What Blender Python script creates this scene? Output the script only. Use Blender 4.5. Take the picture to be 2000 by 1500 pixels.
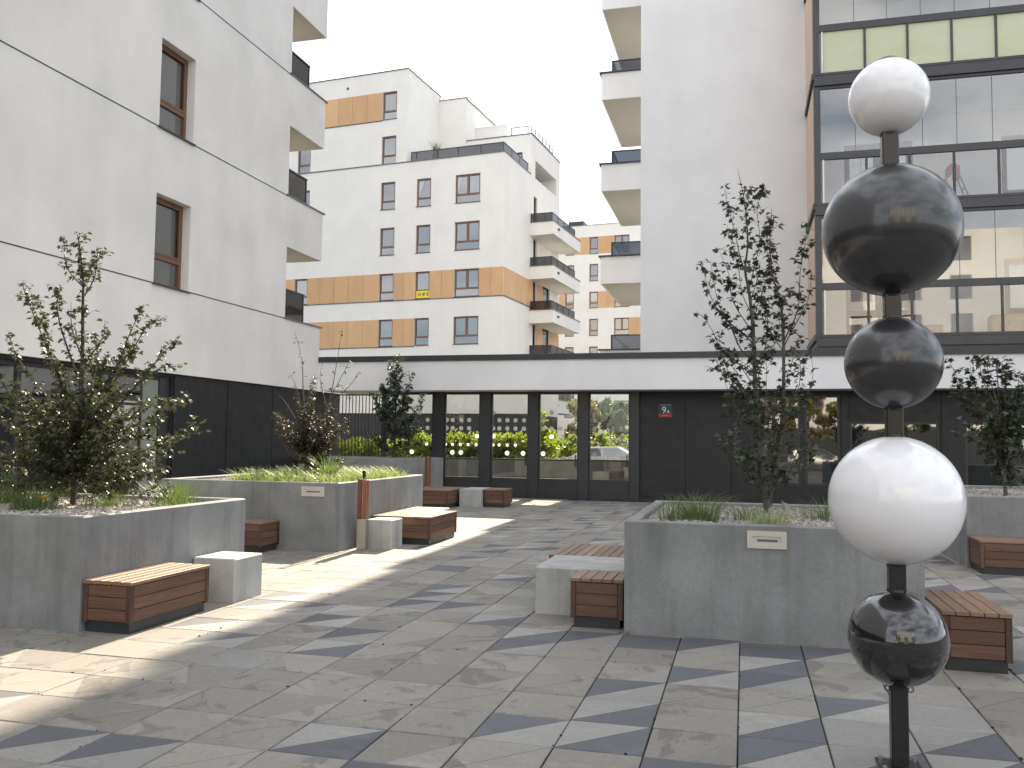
import bpy, bmesh, math, random
from mathutils import Vector, Matrix
random.seed(11)
for o in list(bpy.data.objects): bpy.data.objects.remove(o)
SC = bpy.context.scene
COL = SC.collection
# ------------------------------------------------------------------ camera
cam = bpy.data.cameras.new('camera'); co = bpy.data.objects.new('camera', cam); COL.objects.link(co)
RRv = (0.96676408, 0.25543301, 0.01100862); UUv = (0.00549412, -0.06380359, 0.99794735); FFv = (-0.25561108, 0.96471917, 0.0630864)
co.matrix_world = Matrix(((RRv[0], UUv[0], -FFv[0], 0), (RRv[1], UUv[1], -FFv[1], 0), (RRv[2], UUv[2], -FFv[2], 1.72), (0, 0, 0, 1)))
cam.sensor_width = 36; cam.sensor_fit = 'HORIZONTAL'; cam.lens = 30.815; cam.clip_start = .05; cam.clip_end = 2000
SC.camera = co
# ------------------------------------------------------------------ sky, sun, exposure
SUN_EL = math.radians(35.6); SUN_AZ_X = -0.036
w = bpy.data.worlds.new('World'); SC.world = w; w.use_nodes = True
nt = w.node_tree; nt.nodes.clear()
def N(t, nt_, **k):
    n = nt_.nodes.new(t)
    for a, b in k.items(): setattr(n, a, b)
    return n
out = N('ShaderNodeOutputWorld', nt); bg = N('ShaderNodeBackground', nt); sky = N('ShaderNodeTexSky', nt)
sky.sky_type = 'NISHITA'; sky.sun_disc = False; sky.sun_elevation = SUN_EL; sky.sun_rotation = SUN_AZ_X
sky.air_density = 1.0; sky.dust_density = 0.5; sky.ozone_density = 1.0
tc = N('ShaderNodeTexCoord', nt); mp = N('ShaderNodeMapping', nt); mp.inputs['Scale'].default_value = (1.6, 1.6, 4.2)
cn = N('ShaderNodeTexNoise', nt); cn.inputs['Scale'].default_value = 1.7; cn.inputs['Detail'].default_value = 7; cn.inputs['Roughness'].default_value = .58; cn.inputs['Distortion'].default_value = .35
cr = N('ShaderNodeValToRGB', nt); cr.color_ramp.elements[0].position = .35; cr.color_ramp.elements[1].position = .58
mx = N('ShaderNodeMixRGB', nt); mx.inputs[2].default_value = (10.5, 10.7, 11.2, 1)
nt.links.new(tc.outputs['Generated'], mp.inputs[0]); nt.links.new(mp.outputs[0], cn.inputs['Vector']); nt.links.new(cn.outputs[0], cr.inputs[0])
nt.links.new(cr.outputs[0], mx.inputs[0]); nt.links.new(sky.outputs[0], mx.inputs[1]); wb = N('ShaderNodeMixRGB', nt); wb.blend_type = 'MULTIPLY'; wb.inputs[0].default_value = 1; wb.inputs[2].default_value = (1.015, 1.0, .975, 1)
nt.links.new(mx.outputs[0], wb.inputs[1]); nt.links.new(wb.outputs[0], bg.inputs[0]); nt.links.new(bg.outputs[0], out.inputs[0])
bg.inputs[1].default_value = 0.062
sl = bpy.data.lights.new('sun', 'SUN'); sl.energy = 4.5; sl.angle = math.radians(.5); sl.color = (1, .86, .66)
so = bpy.data.objects.new('sun', sl); COL.objects.link(so); so.location = (0, 30, 60)
sd = Vector((SUN_AZ_X, 1, math.tan(SUN_EL))).normalized(); so.rotation_euler = sd.to_track_quat('Z', 'Y').to_euler()
SC.view_settings.view_transform = 'Standard'; SC.view_settings.look = 'None'; SC.view_settings.exposure = 1.70; SC.view_settings.gamma = 1
SC.view_settings.use_curve_mapping = False
SC.render.engine = 'CYCLES'
SC.cycles.max_bounces = 10; SC.cycles.transparent_max_bounces = 24; SC.cycles.diffuse_bounces = 5; SC.cycles.glossy_bounces = 5
SC.cycles.caustics_reflective = False; SC.cycles.caustics_refractive = False; SC.cycles.sample_clamp_indirect = 6
# ------------------------------------------------------------------ materials
def mat(name):
    m = bpy.data.materials.new(name); m.use_nodes = True; t = m.node_tree
    return m, t, t.nodes['Principled BSDF']
def noise(t, scale, detail=4, rough=.55, vec=None, dist=0, coord='Object', sc=None):
    n = N('ShaderNodeTexNoise', t); n.inputs['Scale'].default_value = scale; n.inputs['Detail'].default_value = detail
    n.inputs['Roughness'].default_value = rough; n.inputs['Distortion'].default_value = dist
    if vec is None:
        if coord == 'World': g = N('ShaderNodeNewGeometry', t); vec = g.outputs['Position']
        else: g = N('ShaderNodeTexCoord', t); vec = g.outputs[coord]
    if sc:
        m = N('ShaderNodeMapping', t); m.inputs['Scale'].default_value = sc; t.links.new(vec, m.inputs[0]); vec = m.outputs[0]
    t.links.new(vec, n.inputs['Vector']); return n.outputs[0]
def ramp(t, fac, *stops):
    r = N('ShaderNodeValToRGB', t); e = r.color_ramp.elements
    while len(e) < len(stops): e.new(.5)
    for i, (p, c) in enumerate(stops):
        e[i].position = p; e[i].color = (c[0], c[1], c[2], 1) if not isinstance(c, (int, float)) else (c, c, c, 1)
    t.links.new(fac, r.inputs[0]); return r.outputs[0]
def mixc(t, a, b, fac, mode='MIX'):
    m = N('ShaderNodeMixRGB', t); m.blend_type = mode
    for i, v in ((0, fac), (1, a), (2, b)):
        if isinstance(v, (int, float)): m.inputs[i].default_value = v
        elif isinstance(v, tuple): m.inputs[i].default_value = (*v, 1)
        else: t.links.new(v, m.inputs[i])
    return m.outputs[0]
def bump(t, b, h, strength=.2, dist=.01):
    n = N('ShaderNodeBump', t); n.inputs['Strength'].default_value = strength; n.inputs['Distance'].default_value = dist
    t.links.new(h, n.inputs['Height']); t.links.new(n.outputs[0], b.inputs['Normal'])
def setc(b, c): b.inputs['Base Color'].default_value = (*c, 1)

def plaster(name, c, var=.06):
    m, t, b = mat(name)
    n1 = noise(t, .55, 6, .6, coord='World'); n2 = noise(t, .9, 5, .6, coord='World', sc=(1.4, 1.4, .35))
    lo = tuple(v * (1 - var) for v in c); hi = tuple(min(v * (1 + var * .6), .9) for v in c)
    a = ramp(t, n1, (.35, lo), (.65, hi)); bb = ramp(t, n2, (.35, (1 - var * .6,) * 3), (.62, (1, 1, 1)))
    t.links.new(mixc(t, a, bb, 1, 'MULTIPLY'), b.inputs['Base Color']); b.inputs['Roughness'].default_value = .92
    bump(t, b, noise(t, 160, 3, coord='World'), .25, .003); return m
M_WALL = plaster('white_plaster', (.74, .725, .70), .075)
M_WALL2 = plaster('white_render', (.70, .69, .665), .04)
M_WALL3 = plaster('tower_render', (.77, .77, .775), .05)

def concrete(name, c):
    m, t, b = mat(name)
    n1 = noise(t, 1.3, 7, .62, coord='World'); n2 = noise(t, 3.2, 6, .6, coord='World', sc=(1.6, 1.6, .16), dist=.4); n3 = noise(t, 40, 4, .6, coord='World')
    a = ramp(t, n1, (.3, tuple(v * .72 for v in c)), (.55, c), (.72, tuple(v * 1.22 for v in c)))
    s = ramp(t, n2, (.34, (.78,) * 3), (.52, (1, 1, 1)), (.68, (1.0,) * 3), (.74, (1.22,) * 3))
    k = mixc(t, a, s, .85, 'MULTIPLY'); k = mixc(t, k, ramp(t, n3, (.3, (.86,) * 3), (.6, (1.06,) * 3)), .7, 'MULTIPLY')
    t.links.new(k, b.inputs['Base Color']); b.inputs['Roughness'].default_value = .78
    bump(t, b, n3, .18, .006); return m
M_CONC = concrete('planter_concrete', (.232, .240, .240))
M_CONCD = concrete('yard_concrete', (.11, .112, .11))
M_CUBE = concrete('block_concrete', (.42, .42, .40))

def metal(name, c, rough=.45, met=0.0, var=.12):
    m, t, b = mat(name)
    n = noise(t, 2.0, 5, .6, coord='World')
    t.links.new(ramp(t, n, (.3, tuple(v * (1 - var) for v in c)), (.7, tuple(v * (1 + var) for v in c))), b.inputs['Base Color'])
    r = ramp(t, noise(t, 5, 4, .6, coord='World'), (.3, rough * .85), (.7, min(1, rough * 1.15)))
    t.links.new(r, b.inputs['Roughness']); b.inputs['Metallic'].default_value = met; return m
M_DARK = metal('anthracite_panel', (.0095, .0103, .012), .55)
M_FRAME = metal('anthracite_frame', (.026, .028, .032), .42)
M_LOG = metal('loggia_frame', (.040, .042, .048), .40)
M_CAP = metal('grey_metal_cap', (.10, .10, .105), .4)
M_STEEL = metal('brushed_steel', (.45, .44, .42), .35, .9)
M_BLACKMETAL = metal('black_post', (.013, .013, .015), .32)
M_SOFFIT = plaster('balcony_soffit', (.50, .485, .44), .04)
M_BEIGE = plaster('beige_cladding', (.62, .47, .37), .03)
M_SIGNWHITE = metal('white_print', (.78, .78, .78), .6, 0, .02)

def sticker_mat():
    m, t, b = mat('white_sticker'); setc(b, (.82, .82, .82)); b.inputs['Roughness'].default_value = .6
    k = ramp(t, noise(t, 6, 3, coord='World'), (.3, (.78,) * 3), (.7, (.86,) * 3)); t.links.new(k, b.inputs['Base Color'])
    tr = N('ShaderNodeBsdfTranslucent', t); t.links.new(k, tr.inputs[0]); mxs = N('ShaderNodeMixShader', t); mxs.inputs[0].default_value = .6
    o = t.nodes['Material Output']; t.links.new(b.outputs[0], mxs.inputs[1]); t.links.new(tr.outputs[0], mxs.inputs[2]); t.links.new(mxs.outputs[0], o.inputs[0]); return m
M_STICK = sticker_mat()
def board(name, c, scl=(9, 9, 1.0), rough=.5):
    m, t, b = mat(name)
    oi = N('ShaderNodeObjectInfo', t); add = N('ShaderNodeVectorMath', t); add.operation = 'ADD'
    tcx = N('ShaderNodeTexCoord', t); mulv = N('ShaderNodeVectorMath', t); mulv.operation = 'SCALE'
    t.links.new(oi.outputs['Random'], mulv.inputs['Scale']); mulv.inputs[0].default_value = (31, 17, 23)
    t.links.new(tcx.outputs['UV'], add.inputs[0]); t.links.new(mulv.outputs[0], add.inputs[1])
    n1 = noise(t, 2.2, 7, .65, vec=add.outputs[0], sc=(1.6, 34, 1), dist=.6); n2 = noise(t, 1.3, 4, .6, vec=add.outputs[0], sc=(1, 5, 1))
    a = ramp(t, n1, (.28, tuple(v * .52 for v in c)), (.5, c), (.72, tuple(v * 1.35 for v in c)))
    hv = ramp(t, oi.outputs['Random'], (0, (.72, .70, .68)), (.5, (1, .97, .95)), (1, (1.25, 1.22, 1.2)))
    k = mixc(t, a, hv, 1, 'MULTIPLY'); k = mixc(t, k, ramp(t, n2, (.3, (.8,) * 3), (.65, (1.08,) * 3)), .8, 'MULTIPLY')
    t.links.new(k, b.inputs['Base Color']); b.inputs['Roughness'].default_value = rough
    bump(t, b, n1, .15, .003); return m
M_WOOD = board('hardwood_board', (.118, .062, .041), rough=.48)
M_WOODTOP = board('sunlit_hardwood_board', (.205, .130, .088), rough=.5)  # bench tops: sunlit look painted in as a paler tan than the sides
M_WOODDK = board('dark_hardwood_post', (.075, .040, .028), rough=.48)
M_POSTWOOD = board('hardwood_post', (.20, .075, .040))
def ochre():
    m, t, b = mat('ochre_fibre_panel'); oi = N('ShaderNodeObjectInfo', t)
    a = ramp(t, oi.outputs['Random'], (0, (.50, .30, .15)), (1, (.57, .355, .185)))
    k = mixc(t, a, ramp(t, noise(t, 1.5, 5, .6, coord='World', sc=(1, 1, .4)), (.3, (.92,) * 3), (.7, (1.04,) * 3)), 1, 'MULTIPLY')
    t.links.new(k, b.inputs['Base Color']); b.inputs['Roughness'].default_value = .6; return m
M_OCHRE = ochre()
def brownframe(n, c):
    return metal(n, c, .45, 0, .1)
M_BROWN = brownframe('brown_window_frame', (.165, .085, .050))

def dark_glass(name, gl, tint, rough=.02, refl=(1, 1, 1)):
    m = bpy.data.materials.new(name); m.use_nodes = True; t = m.node_tree; t.nodes.clear()
    o = N('ShaderNodeOutputMaterial', t); mxs = N('ShaderNodeMixShader', t); d = N('ShaderNodeBsdfDiffuse', t); g = N('ShaderNodeBsdfGlossy', t)
    oi = N('ShaderNodeObjectInfo', t)
    dc = ramp(t, oi.outputs['Random'], (0, tuple(v * .5 for v in tint)), (1, tuple(v * 1.6 for v in tint)))
    t.links.new(dc, d.inputs[0]); g.inputs['Roughness'].default_value = rough; g.inputs[0].default_value = (*refl, 1)
    bp = N('ShaderNodeBump', t); bp.inputs['Strength'].default_value = .06; bp.inputs['Distance'].default_value = .05
    t.links.new(noise(t, .8, 2, .5, coord='World'), bp.inputs['Height']); t.links.new(bp.outputs[0], g.inputs['Normal'])
    lw = N('ShaderNodeFresnel', t); lw.inputs[0].default_value = 1.5
    ad = N('ShaderNodeMath', t); ad.operation = 'ADD'; ad.use_clamp = True; t.links.new(lw.outputs[0], ad.inputs[0]); ad.inputs[1].default_value = gl
    t.links.new(ad.outputs[0], mxs.inputs[0]); t.links.new(d.outputs[0], mxs.inputs[1]); t.links.new(g.outputs[0], mxs.inputs[2]); t.links.new(mxs.outputs[0], o.inputs[0]); return m
M_PANE = dark_glass('window_pane_glass', .15, (.045, .055, .07))
M_PANE_NEAR = dark_glass('near_window_pane_glass', .10, (.055, .06, .058))
M_SHOP = dark_glass('shop_window_glass', .16, (.012, .013, .014))
def clear_glass(name, gl, tint):
    m = bpy.data.materials.new(name); m.use_nodes = True; t = m.node_tree; t.nodes.clear()
    o = N('ShaderNodeOutputMaterial', t); mxs = N('ShaderNodeMixShader', t); d = N('ShaderNodeBsdfTransparent', t); g = N('ShaderNodeBsdfGlossy', t)
    d.inputs[0].default_value = (*tint, 1); g.inputs['Roughness'].default_value = .015
    lw = N('ShaderNodeFresnel', t); lw.inputs[0].default_value = 1.45
    ad = N('ShaderNodeMath', t); ad.operation = 'ADD'; ad.use_clamp = True; t.links.new(lw.outputs[0], ad.inputs[0]); ad.inputs[1].default_value = gl
    t.links.new(ad.outputs[0], mxs.inputs[0]); t.links.new(d.outputs[0], mxs.inputs[1]); t.links.new(g.outputs[0], mxs.inputs[2]); t.links.new(mxs.outputs[0], o.inputs[0]); return m
M_GLASS = clear_glass('clear_door_glass', .05, (.80, .82, .81))
M_LOGGLASS = clear_glass('loggia_glass', .09, (.96, .97, .97))
M_RAILGLASS = clear_glass('smoked_rail_glass', .04, (.30, .30, .32))
def frosted():
    m, t, b = mat('frosted_yellow_glass')
    k = ramp(t, noise(t, .7, 5, .6, coord='World', sc=(1, 1, 2.5)), (.3, (.78, .82, .52)), (.7, (.86, .88, .68)))
    t.links.new(k, b.inputs['Base Color']); b.inputs['Roughness'].default_value = .25
    b.inputs['Transmission Weight'].default_value = .0
    tr = N('ShaderNodeBsdfTranslucent', t); t.links.new(k, tr.inputs[0]); mxs = N('ShaderNodeMixShader', t); mxs.inputs[0].default_value = .35
    o = t.nodes['Material Output']; t.links.new(b.outputs[0], mxs.inputs[1]); t.links.new(tr.outputs[0], mxs.inputs[2]); t.links.new(mxs.outputs[0], o.inputs[0]); return m
M_FROST = frosted()

def slabmat(name, c, stain):
    m, t, b = mat(name)
    geo = N('ShaderNodeNewGeometry', t)
    sn = N('ShaderNodeVectorMath', t); sn.operation = 'SNAP'; off = N('ShaderNodeVectorMath', t); off.operation = 'ADD'; off.inputs[1].default_value = (.045, .07, 0)
    t.links.new(geo.outputs['Position'], off.inputs[0]); t.links.new(off.outputs[0], sn.inputs[0]); sn.inputs[1].default_value = (.5, .5, 10)
    wn = N('ShaderNodeTexWhiteNoise', t); t.links.new(sn.outputs[0], wn.inputs[0])
    tone = ramp(t, wn.outputs[0], (0, (.80, .79, .78)), (.5, (.96, .955, .94)), (1, (1.13, 1.12, 1.10)))
    sc_ = N('ShaderNodeVectorMath', t); sc_.operation = 'MULTIPLY_ADD'; sc_.inputs[1].default_value = (7.1, 7.1, 7.1)
    t.links.new(wn.outputs[1], sc_.inputs[0]); t.links.new(geo.outputs['Position'], sc_.inputs[2])
    n1 = noise(t, 2.1, 5, .55, vec=sc_.outputs[0], dist=1.2); n2 = noise(t, 26, 5, .65, coord='World'); n3 = noise(t, .45, 4, .6, coord='World')
    k = mixc(t, c, tone, 1, 'MULTIPLY')
    k = mixc(t, k, ramp(t, n2, (.3, (.84,) * 3), (.68, (1.1,) * 3)), .8, 'MULTIPLY')
    k = mixc(t, k, ramp(t, n3, (.32, (.86, .855, .85)), (.66, (1.06,) * 3)), 1, 'MULTIPLY')
    st = ramp(t, n1, (.575, (1, 1, 1)), (.60, (stain,) * 3)); k = mixc(t, k, st, .85, 'MULTIPLY')
    pale = ramp(t, noise(t, 2.8, 5, .6, vec=sc_.outputs[0], dist=.8, sc=(1, 1.7, 1)), (.60, (1, 1, 1)), (.64, (1.17, 1.17, 1.16))); k = mixc(t, k, pale, .8, 'MULTIPLY')
    t.links.new(k, b.inputs['Base Color']); b.inputs['Roughness'].default_value = .72
    bump(t, b, n2, .22, .004); return m
M_SLAB = slabmat('paving_concrete', (.235, .221, .198), .68)
M_SLABL = slabmat('pale_paving_concrete', (.275, .27, .257), .92)
M_SLABD = slabmat('blue_grey_paving_concrete', (.105, .110, .124), .94)
def simple(name, c, rough=.8, c2=None, scale=8, coord='World'):
    m, t, b = mat(name); c2 = c2 or tuple(v * .75 for v in c)
    t.links.new(ramp(t, noise(t, scale, 5, .6, coord=coord), (.3, c2), (.7, c)), b.inputs['Base Color']); b.inputs['Roughness'].default_value = rough; return m
M_GROUT = simple('joint_grit', (.042, .036, .030), .95, (.015, .014, .012), 60)
M_ASPH = simple('asphalt', (.06, .06, .06), .9, (.045, .045, .045), 30)
M_GRAVEL = simple('pale_gravel', (.50, .46, .42), .9, (.22, .20, .19), 45)
M_BARK = simple('dark_bark', (.075, .062, .050), .9, (.035, .028, .024), 40)
M_BARK2 = simple('grey_bark', (.12, .105, .09), .9, (.05, .045, .04), 40)
def leafmat(name, c1, c2, trans=.35, rough=.42):
    m, t, b = mat(name); oi = N('ShaderNodeObjectInfo', t)
    n = noise(t, 9, 3, .6, coord='World')
    k = ramp(t, n, (.35, c1), (.65, c2)); t.links.new(k, b.inputs['Base Color']); b.inputs['Roughness'].default_value = rough; b.inputs['Specular IOR Level'].default_value = .55
    tr = N('ShaderNodeBsdfTranslucent', t); k2 = mixc(t, k, (1.5, 1.7, .7), 1, 'MULTIPLY'); t.links.new(k2, tr.inputs[0]); mxs = N('ShaderNodeMixShader', t); mxs.inputs[0].default_value = trans
    o = t.nodes['Material Output']; t.links.new(b.outputs[0], mxs.inputs[1]); t.links.new(tr.outputs[0], mxs.inputs[2]); t.links.new(mxs.outputs[0], o.inputs[0]); return m
M_LEAF = leafmat('maple_leaf', (.028, .038, .024), (.055, .068, .040), .2)
M_LEAFL = leafmat('shrub_leaf', (.034, .038, .025), (.075, .080, .050), .25, .42)
M_LEAFM = leafmat('bronze_leaf', (.032, .024, .020), (.060, .050, .032), .2, .5)
M_LEAFT = leafmat('glossy_leaf', (.040, .058, .040), (.09, .115, .08), .25, .38)
M_HEDGE = leafmat('bright_hedge_leaf', (.13, .17, .030), (.28, .30, .075), .5)
M_AUT = leafmat('autumn_leaf', (.10, .12, .025), (.26, .19, .05), .4)
M_GRASS = leafmat('grass_blade', (.065, .10, .035), (.15, .19, .075), .35)
M_COVER = leafmat('pale_ground_cover', (.15, .19, .085), (.31, .35, .20), .35)
M_FARTREE = leafmat('green_tree_leaf', (.045, .075, .022), (.09, .13, .04), .35)
def sphere_mat(name, c, rough, coat=1.0):
    m, t, b = mat(name)
    t.links.new(ramp(t, noise(t, 3, 5, .6), (.3, tuple(v * .93 for v in c)), (.7, c)), b.inputs['Base Color'])
    t.links.new(ramp(t, noise(t, 6, 6, .65), (.35, rough), (.75, rough + .07)), b.inputs['Roughness']); b.inputs['Coat Weight'].default_value = coat; b.inputs['Coat Roughness'].default_value = .03
    return m
M_SPHW = sphere_mat('white_gloss_plastic', (.83, .83, .86), .18, .6)
M_SPHB = sphere_mat('black_gloss_plastic', (.012, .012, .014), .12, 1.0)
M_SPHB2 = sphere_mat('dusty_black_plastic', (.028, .029, .033), .27, .45)
M_CARS = metal('silver_car_paint', (.62, .63, .64), .25, .3)
M_CARB = metal('dark_car_paint', (.03, .035, .06), .25, .2)
M_TYRE = metal('tyre_rubber', (.015, .015, .015), .8)
M_RED = metal('red_plastic', (.45, .04, .03), .45)
M_YELLOW = metal('yellow_print', (.75, .58, .03), .6)
M_NAVY = metal('navy_enamel', (.010, .035, .060), .4)
M_SIGNRED = metal('red_enamel', (.38, .02, .025), .4)
M_CREAM = metal('cream_fitting', (.52, .49, .42), .45, 0, .06)
M_SLOT = metal('fitting_lens', (.10, .10, .16), .25)
M_CARD = simple('cardboard', (.42, .32, .22), .85)
M_FLOWER = leafmat('yellow_petal', (.75, .52, .02), (.85, .66, .06), .4)
M_PALE = simple('pale_dry_leaf', (.55, .52, .45), .8)
M_CURTAIN = simple('curtain', (.55, .58, .62), .9)
# ------------------------------------------------------------------ helpers
class MB:
    def __init__(s): s.v = []; s.f = []; s.m = []; s.uv = []
    def quad(s, a, b, c, d, m=0, uv=None):
        i = len(s.v); s.v += [a, b, c, d]; s.f.append((i, i + 1, i + 2, i + 3)); s.m.append(m); s.uv += uv or [(0, 0), (1, 0), (1, 1), (0, 1)]
    def tri(s, a, b, c, m=0):
        i = len(s.v); s.v += [a, b, c]; s.f.append((i, i + 1, i + 2)); s.m.append(m); s.uv += [(0, 0), (1, 0), (1, 1)]
    def box(s, x0, x1, y0, y1, z0, z1, m=0, faces='xXyYzZ'):
        if x0 > x1: x0, x1 = x1, x0
        if y0 > y1: y0, y1 = y1, y0
        if z0 > z1: z0, z1 = z1, z0
        def U(a, b):   # u along the longer edge, in metres
            return [(0, 0), (a, 0), (a, b), (0, b)] if a >= b else [(0, 0), (0, a), (b, a), (b, 0)]
        dx, dy, dz = x1 - x0, y1 - y0, z1 - z0
        if 'x' in faces: s.quad((x0, y1, z0), (x0, y0, z0), (x0, y0, z1), (x0, y1, z1), m, U(dy, dz))
        if 'X' in faces: s.quad((x1, y0, z0), (x1, y1, z0), (x1, y1, z1), (x1, y0, z1), m, U(dy, dz))
        if 'y' in faces: s.quad((x0, y0, z0), (x1, y0, z0), (x1, y0, z1), (x0, y0, z1), m, U(dx, dz))
        if 'Y' in faces: s.quad((x1, y1, z0), (x0, y1, z0), (x0, y1, z1), (x1, y1, z1), m, U(dx, dz))
        if 'z' in faces: s.quad((x0, y1, z0), (x1, y1, z0), (x1, y0, z0), (x0, y0, z0), m, U(dx, dy))
        if 'Z' in faces: s.quad((x0, y0, z1), (x1, y0, z1), (x1, y1, z1), (x0, y1, z1), m, U(dx, dy))
    def cbox(s, x0, x1, y0, y1, z0, z1, c=.006, m=0):
        """box with chamfered edges"""
        bm = bmesh.new(); bmesh.ops.create_cube(bm, size=1)
        for v in bm.verts: v.co = Vector(((x0 + x1) / 2 + v.co.x * (x1 - x0), (y0 + y1) / 2 + v.co.y * (y1 - y0), (z0 + z1) / 2 + v.co.z * (z1 - z0)))
        bmesh.ops.bevel(bm, geom=list(bm.edges), offset=c, segments=1, affect='EDGES')
        s.addbm(bm, m, (x1 - x0, y1 - y0, z1 - z0))
    def addbm(s, bm, m=0, dims=None):
        bm.normal_update(); base = len(s.v)
        bm.verts.index_update()
        for f in bm.faces:
            i = len(s.v); n = f.normal
            ax = max(range(3), key=lambda k: abs(n[k])); o = [k for k in range(3) if k != ax]
            if dims and dims[o[0]] < dims[o[1]]: o.reverse()
            for v in f.verts: s.v.append(tuple(v.co)); s.uv.append((v.co[o[0]], v.co[o[1]]))
            s.f.append(tuple(range(i, i + len(f.verts)))); s.m.append(m)
        bm.free()
    def tube(s, pts, r0, r1=None, n=6, m=0, cap=True):
        r1 = r0 if r1 is None else r1; rings = []; k = len(pts)
        for i, p in enumerate(pts):
            p = Vector(p); d = (Vector(pts[min(i + 1, k - 1)]) - Vector(pts[max(i - 1, 0)])).normalized()
            a = d.orthogonal().normalized() if i == 0 else (pa - d * pa.dot(d)).normalized()
            pa = a; b = d.cross(a); r = r0 + (r1 - r0) * i / (k - 1)
            rings.append([tuple(p + a * (r * math.cos(2 * math.pi * j / n)) + b * (r * math.sin(2 * math.pi * j / n))) for j in range(n)])
        for i in range(k - 1):
            for j in range(n):
                s.quad(rings[i][j], rings[i][(j + 1) % n], rings[i + 1][(j + 1) % n], rings[i + 1][j], m)
        if cap:
            for R_, rv in ((rings[0], True), (rings[-1], False)):
                i = len(s.v); rr = R_[::-1] if rv else R_; s.v += rr; s.f.append(tuple(range(i, i + n))); s.m.append(m); s.uv += [(0, 0)] * n
    def build(s, name, mats, parent=None, smooth=False, loc=None):
        me = bpy.data.meshes.new(name); me.from_pydata(s.v, [], s.f); me.update()
        mats = mats if isinstance(mats, (list, tuple)) else [mats]
        for m in mats: me.materials.append(m)
        if len(mats) > 1: me.polygons.foreach_set('material_index', s.m)
        ul = me.uv_layers.new(name='UVMap')
        if len(s.uv) == len(me.loops): ul.data.foreach_set('uv', [c for u in s.uv for c in u])
        if smooth:
            me.polygons.foreach_set('use_smooth', [True] * len(me.polygons))
            bm = bmesh.new(); bm.from_mesh(me); bmesh.ops.remove_doubles(bm, verts=bm.verts, dist=1e-5); bm.to_mesh(me); bm.free()
        o = bpy.data.objects.new(name, me); COL.objects.link(o)
        if parent: o.parent = parent
        if loc: o.location = loc
        return o
def tag(o, label=None, cat=None, group=None, kind=None):
    if label: o['label'] = label
    if cat: o['category'] = cat
    if group: o['group'] = group
    if kind: o['kind'] = kind
    return o
def thing(name, label, cat, loc=(0, 0, 0), rz=0, group=None):
    o = bpy.data.objects.new(name, None); COL.objects.link(o); o.location = loc; o.rotation_euler = (0, 0, rz); o.empty_display_size = .2
    return tag(o, label, cat, group)
def share(o, parent, loc=None, rot=None, scale=None):
    c = o.copy(); COL.objects.link(c); c.parent = parent
    if loc: c.location = loc
    return c
# a facade plane: maps (u, depth inward, z) to a point
class Plane:
    def __init__(s, kind, pos): s.k = kind; s.p = pos
    def __call__(s, u, d, z):
        if s.k == 'front': return (u, s.p + d, z)       # faces -y
        if s.k == 'right': return (s.p - d, u, z)       # faces +x
        if s.k == 'left': return (s.p + d, u, z)        # faces -x
        if s.k == 'back': return (u, s.p - d, z)        # faces +y
    def box(s, mb, u0, u1, d0, d1, z0, z1, m=0, c=0):
        a = s(u0, d0, z0); b = s(u1, d1, z1)
        q = [min(a[0], b[0]), max(a[0], b[0]), min(a[1], b[1]), max(a[1], b[1]), z0, z1]
        if c: mb.cbox(*q, c=c, m=m)
        else: mb.box(*q, m=m)
def facade(mb, P, u0, u1, z0, z1, holes, m=0):
    """outer skin with real openings; holes (u0,u1,z0,z1,depth) get reveals"""
    us = sorted({u0, u1, *[h[i] for h in holes for i in (0, 1) if u0 < h[i] < u1]}); zs = sorted({z0, z1, *[h[i] for h in holes for i in (2, 3) if z0 < h[i] < z1]})
    for i in range(len(us) - 1):
        for j in range(len(zs) - 1):
            cu, cz = (us[i] + us[i + 1]) / 2, (zs[j] + zs[j + 1]) / 2
            if any(h[0] < cu < h[1] and h[2] < cz < h[3] for h in holes): continue
            mb.quad(P(us[i], 0, zs[j]), P(us[i + 1], 0, zs[j]), P(us[i + 1], 0, zs[j + 1]), P(us[i], 0, zs[j + 1]), m)
    for a, b, c, d, dp in holes:
        mb.quad(P(a, 0, c), P(a, dp, c), P(a, dp, d), P(a, 0, d), m); mb.quad(P(b, dp, c), P(b, 0, c), P(b, 0, d), P(b, dp, d), m)
        mb.quad(P(a, dp, d), P(b, dp, d), P(b, 0, d), P(a, 0, d), m); mb.quad(P(a, 0, c), P(b, 0, c), P(b, dp, c), P(a, dp, c), m)
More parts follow.
